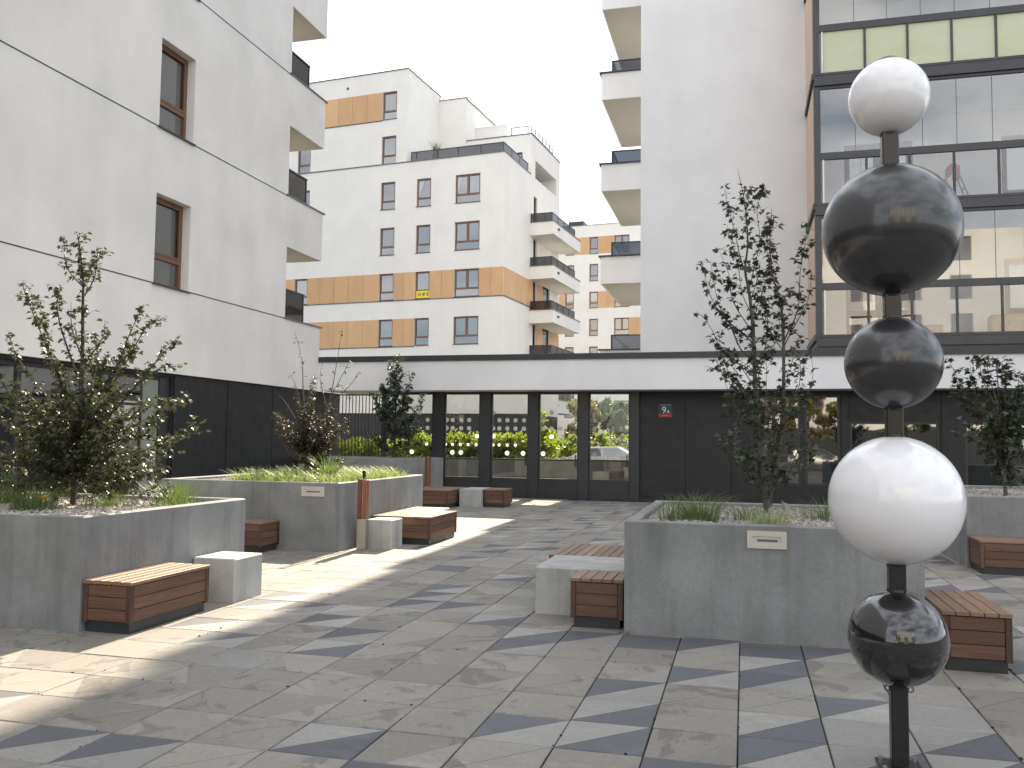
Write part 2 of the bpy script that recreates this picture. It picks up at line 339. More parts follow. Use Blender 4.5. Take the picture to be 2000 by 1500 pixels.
def window(P, u0, u1, z0, z1, parent, dep=.16, fr=.07, transom=.34, mull=0, fmat=None, pmat=None, sill=True, curtain=False):
    """frame (part) > panes and sill (sub-parts), set back in its opening"""
    fmat = fmat or M_BROWN; pmat = pmat or M_PANE; mb = MB(); d0, d1 = dep - .05, dep + .03; e = .003
    P.box(mb, u0 + e, u0 + fr, d0, d1, z0 + e, z1 - e); P.box(mb, u1 - fr, u1 - e, d0, d1, z0 + e, z1 - e)
    P.box(mb, u0 + fr, u1 - fr, d0, d1, z0 + e, z0 + fr); P.box(mb, u0 + fr, u1 - fr, d0, d1, z1 - fr, z1 - e)
    zt = z0 + (z1 - z0) * transom
    P.box(mb, u0 + fr, u1 - fr, d0, d1, zt - fr * .6, zt + fr * .6)
    cells = []
    if mull:
        um = (u0 + u1) / 2; P.box(mb, um - fr * .6, um + fr * .6, d0 + .002, d1, zt + fr * .6, z1 - fr); cells = [(u0 + fr, um - fr * .6, zt + fr * .6, z1 - fr), (um + fr * .6, u1 - fr, zt + fr * .6, z1 - fr)]
    else: cells = [(u0 + fr, u1 - fr, zt + fr * .6, z1 - fr)]
    # inner sash
    for a, b, c, d in cells:
        s_ = fr * .55
        P.box(mb, a, a + s_, d0 - .012, d0 + .03, c, d); P.box(mb, b - s_, b, d0 - .012, d0 + .03, c, d); P.box(mb, a + s_, b - s_, d0 - .012, d0 + .03, c, c + s_); P.box(mb, a + s_, b - s_, d0 - .012, d0 + .03, d - s_, d)
    cells.append((u0 + fr, u1 - fr, z0 + fr, zt - fr * .6))
    f = mb.build('window', fmat, parent)
    for a, b, c, d in cells:
        g = MB(); g.quad(P(a, dep, c), P(b, dep, c), P(b, dep, d), P(a, dep, d)); g.build('pane', pmat, f)
    if curtain:
        g = MB(); a, b, c, d = cells[0]; g.tri(P(a, dep - .004, d), P(a, dep - .004, c), P((a + b) / 2, dep - .004, d)); g.build('curtain', M_CURTAIN, f)
    if sill:
        g = MB(); P.box(g, u0 - .05, u1 + .05, -.05, dep - .05, z0 - .035, z0 - .004); g.build('sill', M_FRAME, f)
    return f
SH_R=[(0.03,[(0.22,9.80,0.99),(0.16,9.76,1.82),(0.12,9.71,2.30),(0.10,9.66,2.91),(0.06,9.62,3.33),(0.02,9.57,3.55),(0.05,9.53,3.84),(0.02,9.48,4.25),(-0.05,9.44,4.61)]),
(0.026,[(0.23,9.80,0.99),(0.37,9.78,1.74),(0.41,9.77,2.30),(0.41,9.75,2.92),(0.38,9.73,3.23),(0.31,9.72,3.50),(0.28,9.70,3.83),(0.30,9.68,4.24)]),
(0.012,[(0.10,9.80,2.69),(0.07,9.71,2.81),(-0.20,9.62,3.05),(-0.35,9.52,3.30),(-0.42,9.43,3.62)]),
(0.01,[(0.10,9.80,2.61),(-0.03,9.74,2.72),(-0.15,9.67,3.00),(-0.26,9.61,3.20),(-0.34,9.55,3.67)]),
(0.009,[(0.11,9.80,2.42),(-0.22,9.65,2.71),(-0.32,9.50,2.90),(-0.43,9.35,3.06)]),
(0.01,[(0.09,9.80,2.90),(0.06,9.78,2.96),(-0.11,9.77,3.25),(-0.15,9.75,3.54),(-0.24,9.74,3.78)]),
(0.009,[(0.02,9.80,3.58),(-0.03,9.76,3.73),(-0.07,9.71,3.92),(-0.12,9.66,4.13),(-0.19,9.62,4.43)]),
(0.008,[(0.06,9.80,3.36),(0.13,9.85,3.68),(0.18,9.90,3.95),(0.15,9.95,4.34),(0.24,10.01,4.58)]),
(0.011,[(0.41,9.80,2.70),(0.44,9.78,2.79),(0.57,9.75,3.04),(0.66,9.72,3.22),(0.71,9.70,3.53)]),
(0.01,[(0.41,9.80,2.76),(0.44,9.72,2.85),(0.56,9.65,3.13),(0.58,9.57,3.51),(0.66,9.50,3.96)]),
(0.007,[(0.40,9.80,3.18),(0.42,10.00,3.29),(0.53,10.21,3.45)]),
(0.007,[(0.34,9.80,3.40),(0.27,9.98,3.76),(0.25,10.15,4.17)]),
(0.008,[(0.08,9.80,3.25),(0.17,9.88,3.58),(0.18,9.97,3.73)]),
(0.007,[(0.08,9.80,3.12),(-0.01,9.71,3.32),(-0.06,9.63,3.64),(-0.16,9.54,3.96)]),
(0.008,[(0.41,9.80,2.70),(0.26,9.77,2.95),(0.21,9.74,3.19),(0.17,9.71,3.46)]),
(0.008,[(0.12,9.80,2.29),(-0.05,9.78,2.56),(-0.19,9.76,2.64)]),
(0.008,[(0.12,9.80,2.13),(-0.07,9.77,2.37),(-0.28,9.74,2.50),(-0.41,9.72,2.54)]),
(0.008,[(0.40,9.80,1.98),(0.56,9.59,2.31),(0.55,9.37,2.62)]),
(0.007,[(0.39,9.80,1.94),(0.69,9.78,2.32),(0.69,9.76,2.66)]),
(0.008,[(0.12,9.80,2.31),(0.20,9.88,2.62),(0.26,9.96,2.94),(0.24,10.04,3.28)]),
(0.007,[(0.11,9.80,2.93),(0.16,9.89,3.26),(0.31,9.97,3.30)]),
(0.007,[(0.12,9.80,2.45),(0.32,9.91,2.78),(0.39,10.02,3.11),(0.33,10.12,3.36)]),
(0.006,[(0.06,9.80,3.33),(-0.08,9.88,3.43),(-0.28,9.96,3.57)]),
(0.006,[(0.09,9.80,3.09),(0.20,9.92,3.35),(0.32,10.04,3.77)])]
SH_RL=[(0.006,[(0.20,9.80,1.35),(0.28,10.06,1.75),(0.34,10.32,2.31)]),
(0.006,[(0.20,9.80,1.18),(0.29,10.09,1.38),(0.33,10.38,1.72)]),
(0.006,[(0.20,9.80,1.44),(0.54,10.01,1.50),(0.78,10.21,1.70)]),
(0.006,[(0.21,9.80,1.82),(0.16,9.74,2.07),(0.13,9.68,2.44)]),
(0.006,[(0.21,9.80,1.85),(-0.08,9.91,2.25),(-0.25,10.02,2.79)]),
(0.006,[(0.21,9.80,1.90),(0.39,9.91,1.98),(0.51,10.02,2.18)]),
(0.006,[(0.21,9.80,1.93),(0.24,10.07,2.32),(0.25,10.34,2.87)]),
(0.006,[(0.21,9.80,1.85),(-0.06,9.95,2.23),(-0.26,10.10,2.76)]),
(0.006,[(0.20,9.80,1.15),(0.04,9.76,1.44),(-0.06,9.72,1.85)]),
(0.006,[(0.20,9.80,1.17),(-0.03,9.58,1.57),(-0.18,9.37,2.10)]),
(0.006,[(0.21,9.80,1.77),(0.40,9.68,1.85),(0.50,9.56,2.06)]),
(0.006,[(0.21,9.80,1.99),(-0.01,9.62,2.25),(-0.14,9.45,2.62)]),
(0.006,[(0.20,9.80,1.41),(-0.10,9.93,1.55),(-0.29,10.05,1.82)]),
(0.006,[(0.20,9.80,1.60),(0.37,9.99,1.81),(0.45,10.18,2.17)]),
(0.006,[(0.21,9.80,2.00),(0.34,9.58,2.02),(0.43,9.37,2.15)]),
(0.006,[(0.20,9.80,1.26),(0.29,9.82,1.59),(0.32,9.85,2.06)]),
(0.006,[(0.20,9.80,1.51),(0.13,10.04,1.54),(0.08,10.28,1.70)]),
(0.006,[(0.20,9.80,1.15),(0.02,9.71,1.48),(-0.08,9.61,1.92)]),
(0.006,[(0.20,9.80,1.17),(0.41,9.52,1.34),(0.51,9.23,1.62)]),
(0.006,[(0.20,9.80,1.32),(0.20,9.87,1.64),(0.18,9.95,2.10)]),
(0.006,[(0.20,9.80,1.24),(0.31,9.70,1.65),(0.34,9.61,2.16)]),
(0.006,[(0.20,9.80,1.73),(-0.09,9.55,2.11),(-0.28,9.30,2.60)]),
(0.006,[(0.20,9.80,1.18),(0.07,9.65,1.33),(-0.01,9.50,1.59)]),
(0.006,[(0.21,9.80,1.89),(0.10,9.46,1.95),(0.04,9.11,2.13)]),
(0.006,[(0.20,9.80,1.11),(0.26,9.55,1.17),(0.28,9.31,1.33)]),
(0.006,[(0.20,9.80,1.55),(0.47,9.75,1.67),(0.61,9.70,1.90)]),
(0.006,[(0.20,9.80,1.27),(0.23,9.52,1.47),(0.24,9.25,1.77)]),
(0.006,[(0.20,9.80,1.19),(-0.01,9.45,1.41),(-0.12,9.11,1.74)]),
(0.006,[(0.21,9.80,1.93),(0.43,9.84,2.34),(0.58,9.87,2.87)]),
(0.006,[(0.20,9.80,1.31),(0.25,10.12,1.50),(0.27,10.44,1.83)]),
(0.006,[(0.20,9.80,1.26),(-0.01,10.03,1.45),(-0.15,10.27,1.78)]),
(0.006,[(0.20,9.80,1.25),(0.58,9.68,1.46),(0.83,9.56,1.78)]),
(0.006,[(0.20,9.80,1.36),(0.18,10.10,1.49),(0.16,10.39,1.76)]),
(0.006,[(0.21,9.80,1.91),(0.13,9.51,2.32),(0.07,9.21,2.82)])]
SH_L=[(0.034,[(-7.18,8.20,0.92),(-7.11,8.14,1.43),(-7.04,8.09,1.77),(-7.00,8.04,2.55),(-6.97,7.98,3.11),(-6.93,7.92,3.41),(-6.95,7.87,3.76),(-6.95,7.82,3.91)]),
(0.014,[(-7.14,8.20,1.71),(-7.32,8.02,2.44),(-7.41,7.84,2.88),(-7.48,7.66,3.32)]),
(0.012,[(-7.13,8.20,2.23),(-7.25,8.04,2.78),(-7.22,7.88,3.10),(-7.02,7.71,3.29)]),
(0.01,[(-7.17,8.20,3.38),(-7.46,8.26,3.63),(-7.56,8.31,4.01)]),
(0.01,[(-7.18,8.20,3.47),(-7.12,8.34,3.70),(-7.07,8.48,3.85)]),
(0.009,[(-7.16,8.20,3.26),(-7.01,8.19,3.49),(-6.98,8.18,3.83)]),
(0.012,[(-7.08,8.20,2.00),(-6.79,8.31,2.40),(-6.73,8.42,2.82),(-6.62,8.53,3.21)]),
(0.011,[(-7.08,8.20,1.89),(-6.65,8.18,2.36),(-6.30,8.16,2.89),(-6.08,8.15,2.97)]),
(0.012,[(-7.06,8.20,1.60),(-6.58,8.35,2.23),(-6.38,8.51,2.59),(-6.22,8.66,2.88)]),
(0.008,[(-6.40,8.20,2.28),(-6.19,8.26,2.45),(-6.01,8.32,2.48)]),
(0.012,[(-7.13,8.20,1.66),(-7.69,8.21,2.23),(-8.04,8.23,2.58),(-8.21,8.24,2.88)]),
(0.011,[(-7.16,8.20,1.54),(-7.76,8.08,1.99),(-8.08,7.96,2.39),(-8.15,7.84,2.66)]),
(0.009,[(-7.14,8.20,2.46),(-6.85,8.16,2.79),(-6.79,8.12,2.95)]),
(0.009,[(-7.14,8.20,2.57),(-7.27,8.17,2.91),(-7.26,8.13,3.20)]),
(0.009,[(-7.15,8.20,2.00),(-7.70,8.32,2.59),(-7.91,8.44,3.08),(-8.22,8.55,3.41)]),
(0.012,[(-7.16,8.20,1.43),(-6.36,8.10,1.72),(-5.78,8.00,1.67),(-5.44,7.90,1.84)]),
(0.01,[(-7.13,8.20,1.54),(-6.24,8.09,2.00),(-5.59,7.97,2.07)]),
(0.01,[(-7.15,8.20,1.32),(-6.50,8.37,1.44),(-6.07,8.55,1.55)]),
(0.01,[(-7.15,8.20,1.26),(-6.24,7.96,1.29),(-5.63,7.73,1.39)]),
(0.01,[(-7.11,8.20,1.77),(-6.87,8.21,2.23),(-6.63,8.23,2.57),(-6.54,8.24,2.62)]),
(0.01,[(-7.11,8.20,1.77),(-7.26,8.05,2.22),(-7.27,7.89,2.54)]),
(0.01,[(-7.16,8.20,1.43),(-7.87,8.29,1.65),(-8.56,8.38,2.00)]),
(0.01,[(-7.15,8.20,1.32),(-7.82,8.25,1.36),(-8.53,8.30,1.52)]),
(0.01,[(-7.14,8.20,1.20),(-7.41,7.98,1.15),(-7.87,7.75,1.21)]),
(0.009,[(-7.08,8.20,1.89),(-7.04,8.33,2.46),(-7.21,8.45,2.89)])]
SH_LL=[(0.006,[(-7.18,8.20,1.40),(-6.61,8.13,1.44),(-6.07,8.05,1.60)]),
(0.006,[(-7.20,8.20,1.68),(-7.60,8.06,1.89),(-8.00,7.91,2.24)]),
(0.006,[(-7.18,8.20,1.28),(-7.60,8.48,1.52),(-8.05,8.77,1.92)]),
(0.006,[(-7.18,8.20,1.30),(-7.20,8.42,1.54),(-7.22,8.65,1.94)]),
(0.006,[(-7.19,8.20,1.51),(-7.32,8.05,1.73),(-7.46,7.89,2.07)]),
(0.006,[(-7.17,8.20,1.16),(-7.53,8.34,1.32),(-7.91,8.48,1.63)]),
(0.006,[(-7.18,8.20,1.46),(-7.30,7.90,1.59),(-7.40,7.60,1.84)]),
(0.006,[(-7.17,8.20,1.26),(-7.22,8.21,1.59),(-7.28,8.23,2.07)]),
(0.006,[(-7.18,8.20,1.39),(-7.07,7.87,1.70),(-6.95,7.53,2.11)]),
(0.006,[(-7.17,8.20,1.24),(-7.47,8.31,1.47),(-7.78,8.43,1.85)]),
(0.006,[(-7.17,8.20,1.15),(-6.91,8.53,1.23),(-6.63,8.87,1.45)]),
(0.006,[(-7.17,8.20,1.24),(-7.75,8.31,1.33),(-8.36,8.42,1.56)]),
(0.006,[(-7.18,8.20,1.33),(-6.60,7.83,1.34),(-6.05,7.46,1.47)]),
(0.006,[(-7.18,8.20,1.44),(-6.83,8.21,1.53),(-6.49,8.22,1.75)]),
(0.006,[(-7.18,8.20,1.29),(-7.00,8.18,1.56),(-6.82,8.15,1.95)]),
(0.006,[(-7.20,8.20,1.76),(-7.62,8.15,1.88),(-8.06,8.11,2.14)]),
(0.006,[(-7.18,8.20,1.36),(-7.23,7.92,1.29),(-7.27,7.64,1.36)]),
(0.006,[(-7.20,8.20,1.71),(-7.03,8.02,1.69),(-6.87,7.84,1.79)]),
(0.006,[(-7.20,8.20,1.74),(-7.28,8.16,1.67),(-7.36,8.12,1.72)]),
(0.006,[(-7.19,8.20,1.59),(-6.91,7.86,1.81),(-6.64,7.51,2.14)]),
(0.006,[(-7.17,8.20,1.19),(-7.43,8.34,1.26),(-7.71,8.48,1.48)]),
(0.006,[(-7.19,8.20,1.57),(-7.15,8.00,1.85),(-7.12,7.79,2.24)]),
(0.006,[(-7.21,8.20,1.86),(-7.17,8.03,1.80),(-7.14,7.86,1.89)]),
(0.006,[(-7.19,8.20,1.62),(-6.85,7.87,2.03),(-6.52,7.54,2.53)]),
(0.006,[(-7.19,8.20,1.56),(-6.62,8.04,1.73),(-6.07,7.88,2.02)]),
(0.006,[(-7.20,8.20,1.77),(-7.64,8.54,1.97),(-8.11,8.89,2.33)]),
(0.006,[(-7.17,8.20,1.14),(-6.49,8.03,1.20),(-5.84,7.87,1.37)]),
(0.006,[(-7.21,8.20,1.88),(-6.63,7.88,1.99),(-6.10,7.55,2.21)]),
(0.006,[(-7.20,8.20,1.78),(-6.95,8.08,2.12),(-6.71,7.95,2.59)]),
(0.006,[(-7.19,8.20,1.55),(-7.58,8.56,1.60),(-7.99,8.91,1.79)]),
(0.006,[(-7.19,8.20,1.59),(-6.22,7.87,1.80),(-5.34,7.54,2.11)]),
(0.006,[(-7.20,8.20,1.68),(-6.92,8.07,1.84),(-6.67,7.95,2.12)]),
(0.006,[(-7.19,8.20,1.64),(-7.09,7.97,1.79),(-7.00,7.73,2.07)]),
(0.006,[(-7.19,8.20,1.52),(-7.46,8.35,1.71),(-7.74,8.49,2.04)]),
(0.006,[(-7.20,8.20,1.66),(-7.23,8.17,2.00),(-7.28,8.14,2.48)]),
(0.006,[(-7.18,8.20,1.48),(-7.29,7.88,1.68),(-7.39,7.56,2.00)]),
(0.006,[(-7.20,8.20,1.70),(-7.17,8.49,1.67),(-7.14,8.78,1.79)]),
(0.006,[(-7.20,8.20,1.66),(-6.50,8.06,1.73),(-5.84,7.92,1.92)]),
(0.006,[(-7.18,8.20,1.42),(-7.09,8.35,1.38),(-7.01,8.50,1.48)]),
(0.006,[(-7.19,8.20,1.65),(-6.86,8.16,1.71),(-6.53,8.12,1.90)]),
(0.006,[(-7.19,8.20,1.48),(-7.64,8.50,1.54),(-8.12,8.79,1.76)]),
(0.006,[(-7.18,8.20,1.43),(-6.70,7.85,1.46),(-6.24,7.49,1.62)]),
(0.006,[(-7.17,8.20,1.18),(-7.03,7.98,1.39),(-6.88,7.76,1.71)]),
(0.006,[(-7.18,8.20,1.29),(-7.48,8.03,1.38),(-7.79,7.86,1.61)]),
(0.006,[(-7.18,8.20,1.40),(-6.79,8.01,1.72),(-6.42,7.82,2.16)]),
(0.006,[(-7.19,8.20,1.58),(-7.55,8.46,1.58),(-7.93,8.71,1.72)]),
(0.006,[(-7.17,8.20,1.25),(-7.30,8.20,1.53),(-7.43,8.20,1.96)]),
(0.006,[(-7.19,8.20,1.55),(-6.90,8.08,1.82),(-6.63,7.96,2.21)]),
(0.006,[(-7.20,8.20,1.77),(-6.76,8.21,1.88),(-6.33,8.21,2.12)]),
(0.006,[(-7.19,8.20,1.63),(-7.42,8.48,1.86),(-7.66,8.75,2.26)]),
(0.006,[(-7.20,8.20,1.83),(-6.98,8.26,2.07),(-6.76,8.31,2.46)]),
(0.006,[(-7.18,8.20,1.38),(-6.95,8.16,1.59),(-6.72,8.12,1.93)]),
(0.006,[(-7.17,8.20,1.12),(-6.65,8.32,1.06),(-6.14,8.45,1.13)]),
(0.006,[(-7.20,8.20,1.72),(-6.85,8.29,2.00),(-6.51,8.38,2.42)]),
(0.006,[(-7.20,8.20,1.78),(-6.94,8.12,2.10),(-6.69,8.05,2.55)]),
(0.006,[(-7.18,8.20,1.42),(-7.45,8.14,1.39),(-7.72,8.08,1.49)]),
(0.006,[(-7.20,8.20,1.85),(-6.84,7.91,1.94),(-6.49,7.61,2.14)]),
(0.006,[(-7.20,8.20,1.84),(-7.63,8.15,2.01),(-8.08,8.10,2.31)]),
(0.006,[(-7.20,8.20,1.78),(-7.05,8.50,1.81),(-6.88,8.81,1.99)]),
(0.006,[(-7.19,8.20,1.51),(-6.89,8.04,1.61),(-6.60,7.89,1.83)]),
(0.006,[(-7.18,8.20,1.35),(-7.39,8.09,1.47),(-7.61,7.98,1.73)]),
(0.006,[(-7.17,8.20,1.19),(-7.22,8.28,1.43),(-7.28,8.37,1.82)]),
(0.006,[(-7.18,8.20,1.46),(-7.43,8.27,1.70),(-7.70,8.35,2.08)]),
(0.006,[(-7.20,8.20,1.78),(-6.94,7.94,1.88),(-6.68,7.68,2.11)]),
(0.006,[(-7.20,8.20,1.75),(-6.85,8.16,1.94),(-6.51,8.11,2.27)]),
(0.006,[(-7.18,8.20,1.37),(-7.61,8.39,1.31),(-8.06,8.57,1.40)]),
(0.006,[(-7.20,8.20,1.70),(-6.73,7.83,1.85),(-6.28,7.47,2.10)]),
(0.006,[(-7.17,8.20,1.27),(-7.00,7.89,1.53),(-6.82,7.57,1.89)]),
(0.006,[(-7.20,8.20,1.77),(-8.05,8.40,1.91),(-8.96,8.61,2.22)]),
(0.006,[(-7.20,8.20,1.79),(-7.91,8.52,1.99),(-8.66,8.85,2.36)]),
(0.006,[(-7.18,8.20,1.43),(-6.48,7.85,1.48),(-5.82,7.51,1.59)]),
(0.006,[(-7.18,8.20,1.34),(-7.20,7.87,1.43),(-7.20,7.53,1.58)]),
(0.006,[(-7.18,8.20,1.43),(-7.42,8.30,1.33),(-7.67,8.40,1.30)]),
(0.006,[(-7.18,8.20,1.30),(-6.58,8.03,1.35),(-6.00,7.86,1.46)]),
(0.006,[(-7.17,8.20,1.24),(-7.14,8.32,1.35),(-7.11,8.45,1.53)]),
(0.006,[(-7.18,8.20,1.47),(-7.19,7.83,1.63),(-7.17,7.46,1.83)]),
(0.006,[(-7.18,8.20,1.28),(-6.61,8.16,1.56),(-6.06,8.13,1.89)]),
(0.006,[(-7.17,8.20,1.11),(-6.96,7.93,1.29),(-6.75,7.66,1.52)]),
(0.006,[(-7.18,8.20,1.44),(-7.08,8.07,1.56),(-6.99,7.93,1.74)]),
(0.006,[(-7.18,8.20,1.32),(-7.50,8.36,1.50),(-7.83,8.51,1.75)]),
(0.006,[(-7.18,8.20,1.37),(-7.38,8.21,1.46),(-7.59,8.22,1.63)]),
(0.006,[(-7.18,8.20,1.28),(-7.59,8.48,1.12),(-8.03,8.77,1.02)]),
(0.006,[(-7.17,8.20,1.09),(-7.57,8.47,1.13),(-7.99,8.75,1.26)]),
(0.006,[(-7.17,8.20,1.09),(-7.26,8.30,1.15),(-7.36,8.39,1.29)]),
(0.006,[(-7.17,8.20,1.20),(-7.71,8.48,1.42),(-8.27,8.76,1.74)]),
(0.006,[(-7.18,8.20,1.48),(-7.21,7.94,1.61),(-7.23,7.68,1.81)]),
(0.006,[(-7.17,8.20,1.07),(-7.24,8.18,1.31),(-7.33,8.16,1.61)]),
(0.006,[(-7.18,8.20,1.37),(-7.08,8.06,1.28),(-6.97,7.91,1.27)]),
(0.006,[(-7.18,8.20,1.38),(-7.69,8.30,1.17),(-8.23,8.40,1.02)]),
(0.006,[(-7.18,8.20,1.30),(-6.68,7.89,1.57),(-6.20,7.58,1.87)]),
(0.006,[(-7.17,8.20,1.16),(-7.93,8.51,1.45),(-8.74,8.82,1.85)]),
(0.006,[(-7.17,8.20,1.07),(-7.01,8.10,1.29),(-6.87,7.99,1.58)]),
(0.006,[(-7.18,8.20,1.46),(-8.01,8.43,1.40),(-8.90,8.65,1.42)]),
(0.006,[(-7.18,8.20,1.46),(-7.08,8.55,1.62),(-6.95,8.91,1.85)]),
(0.006,[(-7.18,8.20,1.46),(-7.57,8.55,1.45),(-7.97,8.90,1.51)]),
(0.006,[(-7.18,8.20,1.46),(-7.21,8.11,1.22),(-7.25,8.02,1.04)]),
(0.006,[(-7.17,8.20,1.27),(-7.76,8.49,1.29),(-8.38,8.77,1.38)]),
(0.006,[(-7.18,8.20,1.35),(-7.85,8.60,1.32),(-8.56,8.99,1.36)]),
(0.006,[(-7.17,8.20,1.23),(-6.31,7.90,1.45),(-5.52,7.61,1.71)]),
(0.006,[(-7.17,8.20,1.26),(-7.90,8.40,1.26),(-8.67,8.60,1.34)]),
(0.006,[(-7.17,8.20,1.22),(-7.48,8.38,1.10),(-7.80,8.56,1.05)]),
(0.006,[(-7.18,8.20,1.30),(-7.42,8.17,1.45),(-7.67,8.13,1.68)]),
(0.006,[(-7.18,8.20,1.35),(-7.29,8.02,1.25),(-7.39,7.84,1.22)]),
(0.006,[(-7.18,8.20,1.35),(-6.70,7.94,1.56),(-6.24,7.68,1.81)]),
(0.006,[(-7.18,8.20,1.45),(-7.38,8.13,1.38),(-7.57,8.06,1.37)]),
(0.006,[(-7.18,8.20,1.46),(-7.84,8.55,1.61),(-8.53,8.89,1.85)]),
(0.006,[(-7.18,8.20,1.36),(-7.41,8.12,1.54),(-7.65,8.04,1.79)]),
(0.006,[(-7.18,8.20,1.35),(-7.10,8.00,1.35),(-7.02,7.81,1.41)]),
(0.006,[(-7.17,8.20,1.21),(-6.69,8.30,1.27),(-6.22,8.39,1.39)]),
(0.006,[(-7.17,8.20,1.14),(-7.18,8.15,1.06),(-7.19,8.10,1.05)]),
(0.006,[(-7.17,8.20,1.19),(-7.02,8.29,1.15),(-6.87,8.38,1.17)]),
(0.006,[(-7.18,8.20,1.43),(-7.23,8.16,1.55),(-7.27,8.13,1.73)]),
(0.006,[(-7.17,8.20,1.20),(-7.24,8.03,1.48),(-7.31,7.86,1.82)]),
(0.006,[(-7.17,8.20,1.25),(-6.67,7.83,1.52),(-6.19,7.46,1.83)]),
(0.006,[(-7.18,8.20,1.33),(-7.95,8.46,1.13),(-8.77,8.71,0.98)]),
(0.006,[(-7.18,8.20,1.39),(-7.16,8.33,1.44),(-7.13,8.45,1.56)]),
(0.006,[(-7.19,8.20,1.48),(-7.18,8.00,1.29),(-7.18,7.79,1.18)]),
(0.006,[(-7.18,8.20,1.45),(-6.91,8.20,1.56),(-6.64,8.20,1.74)]),
(0.006,[(-7.18,8.20,1.30),(-6.88,8.27,1.21),(-6.60,8.33,1.19)]),
(0.006,[(-7.18,8.20,1.35),(-7.76,8.20,1.37),(-8.37,8.21,1.46)]),
(0.006,[(-7.18,8.20,1.30),(-7.53,8.52,1.12),(-7.89,8.84,1.01)]),
(0.006,[(-7.17,8.20,1.08),(-7.32,8.42,1.39),(-7.47,8.65,1.80)]),
(0.006,[(-7.18,8.20,1.31),(-6.79,8.04,1.15),(-6.43,7.89,1.06)]),
(0.006,[(-7.17,8.20,1.24),(-7.57,8.07,1.14),(-7.96,7.94,1.10)]),
(0.006,[(-7.18,8.20,1.40),(-7.35,8.29,1.51),(-7.53,8.38,1.71)]),
(0.006,[(-7.18,8.20,1.33),(-6.85,7.93,1.48),(-6.53,7.66,1.68)]),
(0.006,[(-7.18,8.20,1.38),(-7.71,8.55,1.20),(-8.26,8.89,1.09)]),
(0.006,[(-7.17,8.20,1.22),(-6.50,7.84,1.47),(-5.87,7.47,1.76)]),
(0.006,[(-7.17,8.20,1.28),(-6.93,8.20,1.48),(-6.70,8.20,1.74)]),
(0.006,[(-7.17,8.20,1.18),(-7.62,8.02,1.41),(-8.06,7.84,1.70)])]
SH_M=[(0.02,[(-7.67,14.50,1.06),(-7.72,14.50,1.85),(-7.80,14.51,2.60),(-7.84,14.51,3.16),(-8.02,14.52,3.69)]),
(0.016,[(-7.61,14.50,1.06),(-7.25,14.41,2.22),(-7.07,14.32,2.90),(-6.91,14.23,3.67)]),
(0.009,[(-7.29,14.50,2.22),(-7.42,14.42,2.78),(-7.31,14.34,3.14)]),
(0.009,[(-7.27,14.50,2.27),(-6.87,14.65,2.74),(-6.84,14.79,2.94)]),
(0.008,[(-7.25,14.50,2.41),(-7.00,14.59,2.97),(-6.94,14.67,3.17)]),
(0.008,[(-7.72,14.50,1.75),(-8.07,14.42,2.31),(-8.19,14.33,2.49)]),
(0.008,[(-7.75,14.50,2.04),(-7.97,14.49,2.74),(-8.07,14.47,2.83)]),
(0.008,[(-7.29,14.50,2.22),(-7.03,14.36,2.68),(-6.66,14.22,2.30)])]
